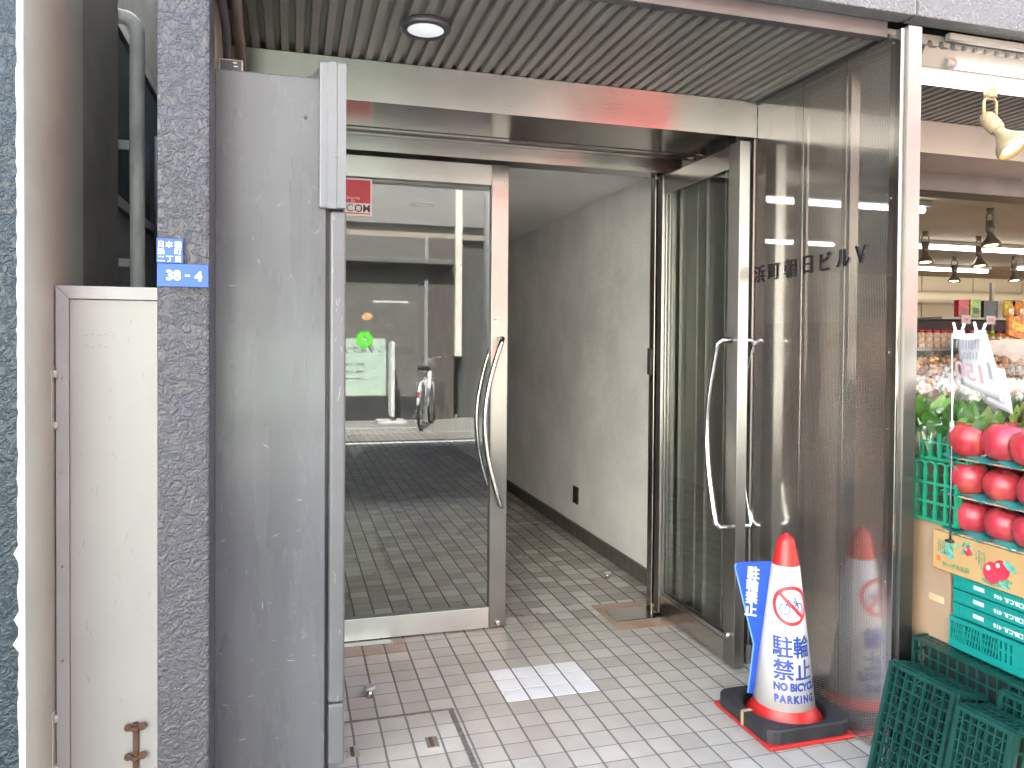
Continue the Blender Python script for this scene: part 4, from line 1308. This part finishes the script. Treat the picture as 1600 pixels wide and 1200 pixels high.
# apple box with its printing
ab = thing('apple_box', (2.15, 1.63, .646), 'golden cardboard apple box printed with two red apples, on the teal crates', 'box')
obj('box_body', MB().box(1.968, 2.40, 1.28, 1.958, .6465, .768), CARD2, ab, bevel=.003)
def disc(y, z, ry, rz, x=1.9664, rot=0, n=28, th=.0006):
    P = []
    for k in range(n):
        a = 2 * math.pi * k / n
        u, v = ry * math.cos(a), rz * math.sin(a) * (1 - .12 * math.cos(a) ** 2)
        P.append((y + u * math.cos(rot) - v * math.sin(rot), z + u * math.sin(rot) + v * math.cos(rot)))
    return MB().prism(P, 0, x, x + th)
PRED = pmat('printed_red', (.60, .035, .07), .5, var=.25, vs=30)
PGRN = pmat('printed_green', (.10, .33, .16), .5, var=.3, vs=60)
PTEA = pmat('printed_teal', (.14, .48, .38), .5, var=.3, vs=60)
for a in ((1.742, .690, .030, .032), (1.712, .706, .027, .029), (1.826, .730, .012, .0135)):
    if a[2] > .02:
        obj('leaf_print', disc(a[0] + .0, a[1] - .028, .036, .009, 1.9672), PGRN, ab)
    pr_ = obj('apple_print', disc(a[0], a[1], a[2], a[3], 1.9664 if a[0] != 1.712 else 1.9668), PRED, ab)
    obj('highlight', disc(a[0] + a[2] * .4, a[1] + a[3] * .38, a[2] * .24, a[3] * .26, 1.9659 if a[0] != 1.712 else 1.9663, .4), pmat('print_highlight', (.80, .55, .52), .5), pr_)
obj('leaf_print', disc(1.684, .722, .024, .010, 1.9666, .5), PTEA, ab)
obj('leaf_print', disc(1.70, .665, .020, .0075, 1.9664, .2), PTEA, ab)
for k in range(9):
    obj('leaf_print', disc(1.842 + rg.uniform(-.024, .022), .742 + rg.uniform(-.022, .012), .011, .0045, 1.9668 + k * .00002, rg.uniform(-1.4, 1.4), 12), PGRN if k % 2 else PTEA, ab)
tm = MB()
for dy, dz, rr_ in ((0, 0, .014), (-.004, .016, .013), (.006, .012, .010), (-.008, -.008, .010), (.004, .026, .009)):
    merge(tm.b, disc(1.893 + dy, .708 + dz, rr_, rr_ * 1.1, 1.9667 + dz * .01, 0, 14).b)
tm.box(1.9667, 1.9673, 1.905, 1.925, .700, .710)
obj('tree_print', tm, PTEA, ab)
vt = MB()
for y, z0_, z1_ in ((1.935, .705, .745), (1.927, .71, .745), (1.918, .715, .744), (1.911, .705, .742), (1.795, .715, .742), (1.786, .70, .745), (1.777, .69, .742), (1.768, .705, .746)):
    k = z0_
    while k < z1_ - .004:
        vt.box(1.9664, 1.9670, y - .0022, y + .0022, k, k + .0042); k += .0066
obj('printed_column', vt, PGRN, ab)
obj('lettering', wtext(MB(), 'JAつがる弘前', .0165, (1.9664, 1.868, .670), (0, -1, 0), (0, 0, 1), bold=.0005), PGRN, ab)
obj('round_mark', disc(1.933, .683, .0085, .0095, 1.9664), pmat('printed_orange', (.75, .17, .05), .5), ab)

# trays of apples
APPLE = bpy.data.materials.new('apple_skin')
g = G(APPLE)
v = g.coord('Object', (1, 1, .16))
st_ = g.ramp(g.noise(v, 60, 4, .7), .35, .7)
oi = g.new('ShaderNodeObjectInfo').outputs['Random']
c_ = g.mix(st_, (.25, .010, .018, 1), (.34, .040, .040, 1))
mott = g.ramp(g.noise(g.coord('Object'), 12, 3, .6), .5, .75)
c_ = g.mix(g.math('MULTIPLY', mott, g.math('ADD', .2, g.math('MULTIPLY', oi, .75))), c_, (.38, .11, .035, 1))
c_ = g.mix(g.math('MULTIPLY', oi, .35), c_, (.33, .035, .065, 1))
g.link(c_, g.bsdf.inputs['Base Color'])
g.link(g.math('ADD', .32, g.math('MULTIPLY', mott, .14)), g.bsdf.inputs['Roughness'])
LINER = pmat('teal_tray_liner', (.02, .26, .22), .35, var=.12, vs=14)
CORR = pmat('pale_corrugated_board', (.60, .52, .40), .8, var=.1, vs=20)
def apple_proto():
    a = obj('apple', MB().lathe([(.0005, .018), (.006, .012), (.016, .004), (.028, .004), (.040, .016), (.0465, .034), (.048, .050), (.045, .066), (.036, .079), (.024, .0855), (.014, .0835), (.007, .076), (.0005, .071)], n=24), APPLE)
    obj('stalk', MB().tube([(0, 0, .072), (.002, 0, .084), (.005, .001, .092)], .0016, 6), M_rust, a)
    return a
ap0 = apple_proto()
ra = random.Random(5)
first = True
tn = ('lowest', 'middle', 'top')
for k in range(3):
    z = .770 + k * .116
    tr = thing('apple_tray', (2.12, 1.62, z), '%s corrugated tray with teal liner in the pile of apple trays' % tn[k], 'tray', 'stacked apple trays')
    m = MB()
    # wavy fluted board
    yy = 1.30; n_ = 0
    pts_ = []
    while yy < 1.915:
        pts_.append((yy, z + (.0035 if n_ % 2 else .0)))
        yy += .0045; n_ += 1
    top_ = [(y, q + .003) for y, q in pts_[::-1]]
    for i in range(len(pts_) - 1):
        (ya, za), (yb, zb) = pts_[i], pts_[i + 1]
        m.prism([(ya, za), (yb, zb), (yb, zb + .003), (ya, za + .003)], 0, 1.968 + .004 * k, 2.34)
    obj('fluted_board', m, CORR, tr)
    m = MB(); nx_, ny_ = 14, 30; gr = []
    for i in range(nx_ + 1):
        row = []
        for j in range(ny_ + 1):
            x = 1.962 + .37 * i / nx_; y = 1.925 - .62 * j / ny_
            zz = z + .010 + .012 * abs(math.sin((y - 1.875) * math.pi / .100)) * (.4 + .6 * abs(math.sin((x - 2.018) * math.pi / .100))) + ra.uniform(-.002, .002)
            if i == 0: zz -= .006 + ra.uniform(0, .006)
            row.append(m.b.verts.new((x + (ra.uniform(-.008, .004) if i == 0 else 0), y, zz)))
        gr.append(row)
    for i in range(nx_):
        for j in range(ny_):
            f = m.b.faces.new([gr[i][j], gr[i + 1][j], gr[i + 1][j + 1], gr[i][j + 1]]); f.smooth = True
    obj('liner', m, LINER, tr)
    for i in range(3):
        for j in range(6):
            sc = ra.uniform(1.08, 1.18) * (1.14 if k == 2 else 1)
            lx, ly = 2.020 + i * .108 + ra.uniform(-.004, .004), 1.868 - j * .108 + ra.uniform(-.004, .004) - (i % 2) * .03
            if first:
                o = ap0; first = False
            else:
                o = ap0.copy(); COL.objects.link(o)
                for ch in ap0.children:
                    cc_ = ch.copy(); COL.objects.link(cc_); cc_.parent = o
            o.location = (lx, ly, z + .008)
            o.rotation_euler = (ra.uniform(-.22, .22), ra.uniform(-.1, .25), ra.uniform(0, 6))
            o.scale = (sc, sc, sc * ra.uniform(.93, 1.02))
            tag(o, 'red apple sitting in the %s tray of the stacked apple trays' % tn[k], 'apple', 'apples in the %s tray' % tn[k])

# price card on its rod
pc = thing('price_card', (1.965, 1.885, .77), 'two white price sheets clipped to a thin steel rod above the apples', 'price card')
obj('rod', MB().tube([(1.962, 1.885, .745), (1.962, 1.886, 1.10), (1.962, 1.892, 1.39)], .0035, 8), M_chrome, pc)
obj('clip_foot', MB().box(1.952, 1.975, 1.875, 1.897, .743, .752), M_dark, pc, bevel=.002)
obj('joint', MB().tube([(1.962, 1.8865, 1.085), (1.962, 1.8865, 1.12)], .0065, 8), M_white, pc)
def sheet(corners, n=8, wob=.006):
    tl, tr_, br, bl = [Vector(c) for c in corners]
    m = MB(); gr = []
    for i in range(n + 1):
        u = i / n
        gr.append([m.b.verts.new((tl.lerp(tr_, u)).lerp(bl.lerp(br, u), j / n) + Vector((wob * math.sin(u * 5 + j * .5), 0, 0))) for j in range(n + 1)])
    for i in range(n):
        for j in range(n):
            f = m.b.faces.new([gr[i][j], gr[i + 1][j], gr[i + 1][j + 1], gr[i][j + 1]]); f.smooth = True
    return m
PAPER = pmat('white_paper', (.50, .50, .51), .6, var=.02)
s1 = obj('sheet', sheet([(1.985, 1.905, 1.39), (1.985, 1.785, 1.393), (1.985, 1.732, 1.185), (1.985, 1.872, 1.235)]), PAPER, pc)
md = s1.modifiers.new('thickness', 'SOLIDIFY'); md.thickness = .0008
s2 = obj('sheet', sheet([(1.995, 1.80, 1.295), (1.995, 1.735, 1.285), (1.995, 1.708, 1.155), (1.995, 1.80, 1.185)], wob=.002), PAPER, pc)
md = s2.modifiers.new('thickness', 'SOLIDIFY'); md.thickness = .0008
PINK = pmat('show_through_pink', (.45, .30, .32), .6, var=.02); GREYP = pmat('show_through_grey', (.30, .30, .33), .6, var=.02)
m = MB(); wtext(m, '150', .075, (1.9775, 1.845, 1.275), (0, 1, .16), (0, .22, 1), bold=.0015); obj('lettering', m, PINK, s1)
m = MB()
wtext(m, '1', .07, (1.9775, 1.772, 1.28), (0, 1, .16), (0, .22, 1), bold=.001)
for k in range(8):
    m.box(1.977, 1.9775, 1.886 - k * .011, 1.891 - k * .011, 1.345 - .002 * (k % 3), 1.370)
    if k < 6: m.box(1.977, 1.9775, 1.870 - k * .011, 1.875 - k * .011, 1.312, 1.332 + .002 * (k % 2))
obj('lettering', m, GREYP, s1)
for y in (1.885, 1.81):
    obj('clip', MB().box(1.972, 1.99, y - .012, y + .012, 1.375, 1.40).tube([(1.98, y + .012, 1.40), (1.98, y + .02, 1.425)], .004, 6).tube([(1.98, y - .012, 1.40), (1.98, y - .02, 1.42)], .004, 6), film('clear_clip_plastic', .35), pc)

# ------------------------------------------------------------------ shop interior
bk = thing('plastic_bucket', (1.83, 1.40, 0), 'white plastic bucket with rolled rim at the end of the dark crates', 'bucket')
obj('pail', MB().lathe([(.085, 0), (.10, .20), (.112, .205), (.114, .213), (.110, .221), (.100, .221), (.095, .20), (.08, .01), (.0005, .01)], (1.80, 1.43, 0), 32), M_white, bk)
obj('trim', MB().tube([(1.80 + .113 * math.cos(a * math.pi / 12), 1.43 + .113 * math.sin(a * math.pi / 12), .185) for a in range(24)], .004, 6, True), M_white, bk)

M_tube = emat('fluorescent_tube', (1, .97, .92), 1.85)
M_tube2 = emat('front_fluorescent_tube', (1, .97, .92), .55)
M_bulb = emat('warm_bulb', (1, .80, .50), 1.6)
M_fix = pmat('white_fixture', (.30, .285, .25), .45, var=.02)
ff = thing('fluorescent_fitting', (3.1, 2.2, 2.3), 'white twin tube fluorescent fitting under the shop soffit beside the steel post', 'light fitting')
obj('reflector', MB().prism([(2.115, 2.372), (2.30, 2.372), (2.27, 2.312), (2.145, 2.312)], 0, 2.06, 4.6), M_fix, ff, bevel=.003)
obj('tube', MB().tube([(2.20, 2.135, 2.328), (4.5, 2.135, 2.328)], .014, 14), M_tube2, ff)
obj('tube', MB().tube([(2.05, 2.21, 2.293), (4.5, 2.21, 2.293)], .014, 14), M_tube2, ff)
obj('lamp_holder', MB().tube([(2.16, 2.135, 2.328), (2.20, 2.135, 2.328)], .017, 12), M_fix, ff)
obj('cover_strip', MB().box(2.11, 7.4, 2.063, 2.085, 2.378, 2.399), M_fix, EB, bevel=.002)

def spot_proto(name, label, paint, ty, tx):
    t = thing(name, (0, 0, 0), label, 'spot lamp', 'clip spot lamps in the shop')
    cr_ = paint
    obj('mount', MB().lathe([(.022, 0), (.022, -.03), (.012, -.034)], n=16), cr_, t)
    obj('yoke', MB().tube([(-.028, 0, -.12), (-.028, 0, -.045), (-.018, 0, -.034), (.018, 0, -.034), (.028, 0, -.045), (.028, 0, -.12)], .0055, 8), cr_, t)
    M = Matrix.Translation((0, 0, -.115)) @ Matrix.Rotation(R(ty), 4, 'Y') @ Matrix.Rotation(R(tx), 4, 'X')
    obj('socket', MB().lathe([(.0005, .035), (.018, .033), (.026, .02), (.028, -.02), (.025, -.045), (.018, -.05)], n=20, M=M), cr_, t)
    sh = obj('shade', MB().lathe([(.018, -.045), (.021, -.065), (.034, -.09), (.054, -.115), (.060, -.13), (.0605, -.142), (.055, -.142)], n=28, M=M, caps=False), cr_, t)
    obj('reflector_ring', MB().lathe([(.0555, -.139), (.040, -.134)], n=24, M=M, caps=False), pmat('golden_reflector', (.70, .42, .10), .3), sh)
    obj('bulb', MB().lathe([(.0398, -.1335), (.02, -.139), (.0005, -.140)], n=24, M=M, caps=False), M_bulb, sh)
    return t
s0_ = spot_proto('spot_lamp', 'cream spot lamp hanging from the fluorescent fitting under the soffit', pmat('cream_lamp_metal', (.40, .33, .21), .4, var=.08, vs=10), -14, -34)
s1_l = spot_proto('spot_lamp', 'spot lamp nearest the shop front on the cream ceiling', pmat('brown_lamp_metal', (.11, .08, .055), .4, var=.1, vs=10), 3, -8)
s0_.location = (2.435, 2.20, 2.285)
SPL = ((4.50, 4.05, 'spot lamp nearest the shop front on the cream ceiling'), (5.55, 5.10, 'spot lamp with lit bulb behind the nearest ceiling lamp'), (4.92, 5.02, 'spot lamp hanging before the left end of the nearest tube light'),
       (6.60, 6.35, 'small spot lamp hanging before the far twin tubes'), (7.10, 6.10, 'pale spot lamp by the rightmost far tube light'), (4.55, 4.95, 'spot lamp half hidden behind the steel post'))
s1_l.location = (SPL[0][0], SPL[0][1], 2.278)
for x, y, lb in SPL[1:]:
    dup(s1_l, (x, y, 2.278), rnd.uniform(-.5, .5), lb)
def tube_light(x0, x1, y, label):
    t = thing('ceiling_light', ((x0 + x1) / 2, y, 2.28), label, 'light fitting', 'tube lights on the shop ceiling')
    obj('tube', MB().tube([(x0, y, 2.225), (x1, y, 2.225)], .018, 10), M_tube, t)
    obj('housing', MB().box(x0 - .03, x1 + .03, y - .04, y + .04, 2.245, 2.279), M_fix, t, bevel=.004)
tube_light(5.2, 6.55, 5.45, 'tube light nearest the shop front on the cream ceiling')
tube_light(6.7, 8.0, 5.6, 'tube light beside the nearest one further to the wall')
tube_light(6.6, 7.75, 7.0, 'tube light on the far part of the shop ceiling')
tube_light(7.75, 9.3, 6.6, 'tube light by the rightmost spot lamp')
tube_light(2.6, 3.9, 4.0, 'tube light seen through the perforated screen')
tube_light(3.2, 4.5, 5.6, 'tube light far behind the perforated screen')

# stacked cartons behind the perforated screen
for k, (x, y, w, h) in enumerate(((2.15, 2.75, .42, 1.45), (2.45, 3.5, .5, 1.25))):
    c = thing('cardboard_carton', (x, y, 0), ('plain carton stack seen dimly behind the perforated screen', 'lower carton seen dimly further behind the perforated screen')[k], 'carton')
    obj('carton_body', MB().box(x, x + w, y, y + .45, 0, h), CARD, c, bevel=.005)
    obj('packing_tape', MB().box(x - .001, x + w + .001, y + .2, y + .25, .02, h + .001), M_tape, c)

# mushroom racks
def rack(x0, x1, y0, y1, z, label):
    t = thing('display_rack', ((x0 + x1) / 2, (y0 + y1) / 2, 0), label, 'display rack')
    obj('shelf_box', MB().box(x0, x1, y0, y1, z - .16, z - .02), pmat('dark_green_sheet', (.012, .06, .04), .5), t, bevel=.004)
    for x in (x0 + .03, x1 - .03):
        for y in (y0 + .03, y1 - .03):
            obj('leg', MB().box(x - .015, x + .015, y - .015, y + .015, 0, z - .16), M_dark, t)
    return t
rack(2.50, 3.5, 2.62, 2.98, 1.10, 'low dark green rack of mushroom packs')
rack(2.75, 3.9, 3.05, 3.45, 1.20, 'higher dark green rack of mushroom packs behind the low one')
rack(2.75, 3.6, 2.22, 2.56, 1.0, 'dark rack of brown mushroom packs behind the apple trays')
MUSH = pmat('brown_mushroom', (.22, .11, .04), .45, var=.4, vs=26, col2=(.09, .04, .016))
MUSHL = pmat('tan_mushroom', (.42, .23, .075), .4, var=.3, vs=30, col2=(.26, .12, .04))
def mush_proto(seed):
    q = random.Random(seed)
    t = thing('mushroom_pack', (0, 0, 0), 'clear pack of brown mushrooms', 'mushrooms', 'packs of mushrooms on the racks')
    a, b = MB(), MB()
    for k in range(34):
        x, y, z = q.uniform(-.075, .075), q.uniform(-.055, .055), q.uniform(.0, .055)
        M = Matrix.Translation((x, y, z)) @ Matrix.Rotation(q.uniform(-1.2, 1.2), 4, 'X') @ Matrix.Rotation(q.uniform(-1.2, 1.2), 4, 'Y') @ Matrix.Scale(q.uniform(.7, 1.3), 4)
        (a if k % 3 else b).lathe([(.004, 0), (.005, .014), (.016, .016), (.017, .022), (.011, .029), (.0005, .031)], n=9, M=M)
    obj('dark_caps', a, MUSH, t); obj('light_caps', b, MUSHL, t)
    m = MB(); n = 14; rings = []
    for j in range(6):
        v = j / 5
        s = (1.0, 1.08, 1.05, .9, .5, .28)[j]
        rings.append([m.b.verts.new((math.copysign(abs(math.cos(2 * math.pi * k / n)) ** .6, math.cos(2 * math.pi * k / n)) * .09 * s + q.uniform(-.006, .006), math.copysign(abs(math.sin(2 * math.pi * k / n)) ** .6, math.sin(2 * math.pi * k / n)) * .068 * s + q.uniform(-.006, .006), v * .125 + q.uniform(-.006, .006))) for k in range(n)])
    for A, B in zip(rings, rings[1:]):
        for k in range(n):
            m.b.faces.new([A[k], A[(k + 1) % n], B[(k + 1) % n], B[k]])
    obj('pack_film', m, MC['pack_film_mat'], t)
    return t
film('pack_film_mat', .955, (.8, .8, .78), True)
mp = [mush_proto(1), mush_proto(2)]
used = [False, False]
qm = random.Random(9)
for (x0, x1, y0, y1, z, nx_, ny_, lb) in ((2.58, 3.46, 2.68, 2.93, 1.08, 6, 2, 'clear pack of brown mushrooms on the low dark rack'), (2.84, 3.84, 3.12, 3.40, 1.18, 6, 2, 'clear pack of brown mushrooms on the higher dark rack'), (2.84, 3.55, 2.28, 2.51, .98, 5, 2, 'clear pack of brown mushrooms on the rack behind the apple trays')):
    for i in range(nx_):
        for j in range(ny_):
            k = (i + j) % 2
            L3 = (x0 + (x1 - x0) * i / (nx_ - 1) + qm.uniform(-.02, .02), y0 + (y1 - y0) * j / (ny_ - 1), z)
            if not used[k]:
                o = mp[k]; used[k] = True
                o.scale = (1.25, 1.25, 1.5)
                o.location = L3; o.rotation_euler = (0, 0, qm.uniform(-.3, .3)); o['label'] = lb
            else:
                o = dup(mp[k], L3, qm.uniform(-.3, .3), lb)
            o['group'] = lb.replace('clear pack of brown mushrooms', 'mushroom packs')

# back shelves with goods
sh = thing('grocery_shelf', (6.4, 5.4, 0), 'long white grocery shelf with jars and boxes along the back of the shop', 'shelf')
m = MB()
for x in (5.35, 6.3, 7.3, 8.3):
    m.box(x - .015, x + .015, 5.62, 5.65, 0, 1.95)
obj('upright', m, M_fix, sh)
for z in (.75, 1.10, 1.36, 1.605):
    obj('board', MB().box(5.3, 8.35, 5.22, 5.62, z - .02, z), M_fix, sh, bevel=.002)
obj('back_panel', MB().box(5.3, 8.35, 5.655, 5.67, .1, 1.60), pmat('shelf_back', (.10, .06, .06), .7), sh)
sh2 = thing('counter_shelf', (5.0, 5.0, 0), 'low counter shelf with rows of jars left of the long grocery shelf', 'shelf')
obj('board', MB().box(4.6, 5.25, 4.85, 5.2, 1.32, 1.34), M_fix, sh2)
obj('carcass', MB().box(4.6, 5.25, 4.86, 5.2, 0, 1.319), pmat('dull_green_board', (.06, .08, .06), .6), sh2)
GC = [pmat('goods_' + n, c, .45, var=.35, vs=30) for n, c in (('crimson', (.55, .03, .06)), ('lime', (.30, .50, .08)), ('charcoal', (.03, .028, .03)), ('yellow', (.70, .50, .06)), ('orange', (.70, .24, .03)), ('maroon', (.22, .02, .03)), ('cream', (.68, .60, .44)), ('navy', (.03, .05, .22)), ('brown', (.25, .12, .05)))]
def goods_box(name, x, y, z, w, d, h, mat, label, cat, group):
    t = obj(name, MB().box(-w / 2, w / 2, 0, d, 0, h), mat, None, bevel=.003)
    t.location = (x, y, z)
    tag(t, label, cat, group)
    pf = obj('printed_panel', MB().box(-w * .3, w * .3, -.0015, -.0003, h * .2, h * .55), GC[(int(x * 50) + 3) % 9])
    pf.parent = t
    return t
for k, (x, ci, h, lb) in enumerate(((5.62, 0, .15, 'flat crimson gift box standing on the top grocery shelf'), (5.75, 1, .155, 'lime green gift box standing on the top grocery shelf'), (5.92, 2, .15, 'black gift box standing on the top grocery shelf'), (6.20, 2, .16, 'second black box on the top grocery shelf behind snack bags'))):
    goods_box('gift_box', x, 5.30, 1.607, .115 if ci != 2 else .16, .05, h, GC[ci], lb, 'box', None)
def jar_proto(name, mat, lidm, r, h, label, cat, group):
    t = obj(name, MB().lathe([(r * .95, 0), (r, .006), (r, h * .75), (r * .7, h * .86)], n=12), mat)
    tag(t, label, cat, group)
    l = obj('lid', MB().lathe([(r * .75, h * .86), (r * .78, h), (r * .7, h * 1.01)], n=12), lidm); l.parent = t
    b = obj('paper_label', MB().lathe([(r * 1.01, h * .15), (r * 1.01, h * .6)], n=12, caps=False), GC[6]); b.parent = t
    return t
def bag_proto(mat, label, group):
    m = MB(); n = 12; rings = []
    for j, (s, zz) in enumerate(((.7, 0), (1, .03), (1.02, .09), (.8, .13), (.85, .15))):
        rings.append([m.b.verts.new((.055 * s * math.cos(2 * math.pi * k / n), .03 * (s if j < 3 else .25) * math.sin(2 * math.pi * k / n), zz)) for k in range(n)])
    for A, B in zip(rings, rings[1:]):
        for k in range(n):
            f = m.b.faces.new([A[k], A[(k + 1) % n], B[(k + 1) % n], B[k]]); f.smooth = True
    t = obj('snack_bag', m, mat)
    tag(t, label, 'snack bag', group)
    p = obj('printed_panel', MB().box(-.03, .03, -.034, -.031, .035, .085), GC[6]); p.parent = t
    return t
bags = [bag_proto(GC[i], 'snack bag with coloured print on the top grocery shelf', 'snack bags on the top shelf') for i in (3, 4, 6)]
x = 6.08; k = 0
bu = [0, 0, 0]
while x < 8.2:
    i = k % 3
    o = bags[i] if not bu[i] else dup(bags[i], (0, 0, 0)); bu[i] = 1
    o.location = (x, 5.27, 1.607); x += .125; k += 1
jars = [jar_proto('jar', GC[i], GC[j], .034, .13, 'jar of preserves on the second grocery shelf', 'jar', 'jars on the second grocery shelf') for i, j in ((5, 0), (1, 3), (4, 7), (8, 6))]
ju = [0] * 4
x = 5.5; k = 0
while x < 8.2:
    for yy in (5.27, 5.36):
        i = (k // 3 + (yy > 5.3)) % 4
        o = jars[i] if not ju[i] else dup(jars[i], (0, 0, 0)); ju[i] = 1
        o.location = (x, yy, 1.362)
    x += .078; k += 1
jar2 = jar_proto('jar', GC[8], GC[4], .036, .15, 'brown jar with orange lid on the third grocery shelf', 'jar', 'jars on the third grocery shelf')
x = 5.5; f_ = True
while x < 8.2:
    o = jar2 if f_ else dup(jar2, (0, 0, 0)); f_ = False
    o.location = (x, 5.27, 1.102); x += .082
jar3 = jar_proto('jar', GC[6], GC[0], .033, .14, 'cream jar with red lid on the low counter shelf', 'jar', 'jars on the low counter shelf')
f_ = True
for k in range(8):
    o = jar3 if f_ else dup(jar3, (0, 0, 0)); f_ = False
    o.location = (4.65 + k * .075, 4.93, 1.342)
for k in range(10):
    x = 5.55 + k * .27
    o = obj('price_tag', MB().box(-.05, .05, -.002, .002, -.045, .03), PAPER)
    o.location = (x, 5.212, 1.59)
    tag(o, 'small white price tag on the edge of the top grocery shelf', 'price tag', 'price tags on the grocery shelf')
    p = obj('lettering', wtext(MB(), str(198 + 100 * (k % 3)), .04, (0, -.003, -.01), (1, 0, 0), (0, 0, 1), bold=.001), M_redt); p.parent = o
# orange packs and cards on the right
for k, (x, a) in enumerate(((5.24, .25), (5.48, .12))):
    o = obj('orange_pack', MB().box(-.10, .10, 0, .03, 0, .165), GC[4], bevel=.006)
    o.location = (x, 4.45, 1.415); o.rotation_euler = (R(-12), a, 0)
    tag(o, ('orange pack leaning on the upper stand beside the price sheets', 'orange pack behind the other at the right of the stand')[k], 'package')
    p = obj('printed_panel', MB().box(-.07, .07, -.002, -.0005, .06, .12), GC[3]); p.parent = o
stn = thing('goods_stand', (5.1, 4.5, 0), 'cream stand carrying orange packs in the middle of the shop', 'stand')
obj('top_board', MB().box(5.0, 5.9, 4.40, 4.75, 1.385, 1.41), GC[6], stn)
obj('carcass', MB().box(5.03, 5.87, 4.45, 4.74, 0, 1.384), M_side, stn)
for k, (x, y, z, s1_, s2_) in enumerate(((4.03, 3.48, 1.23, '1', '128'), (4.36, 3.50, 1.22, '2', '198'))):
    o = obj('price_poster', MB().box(-.15, .15, 0, .003, -.16, .16), pmat('dull_card', (.42, .40, .36), .6))
    o.location = (x, y, z)
    tag(o, ('white price poster with a black 1 and red 128 behind the apples', 'white price poster with red 198 at the edge of the view')[k], 'poster')
    p = obj('lettering', wtext(MB(), s2_, .12, (.04, -.002, -.03), (1, 0, 0), (0, 0, 1), bold=.003), M_redt); p.parent = o
    p = obj('lettering', wtext(MB(), s1_, .09, (-.105, -.002, -.03), (1, 0, 0), (0, 0, 1), bold=.002), M_letter); p.parent = o
    p = obj('red_band', MB().box(-.15, .15, -.0015, -.0003, -.158, -.11), M_redt); p.parent = o
cs = thing('wall_card', (7.6, 8.19, 1.93), 'small white card with red print on the cream back wall', 'card')
obj('card', MB().box(7.5, 7.75, 8.185, 8.198, 1.86, 2.0), PAPER, cs)
obj('lettering', wtext(MB(), '¥108', .08, (7.62, 8.183, 1.92), (1, 0, 0), (0, 0, 1), bold=.002), M_redt, cs)
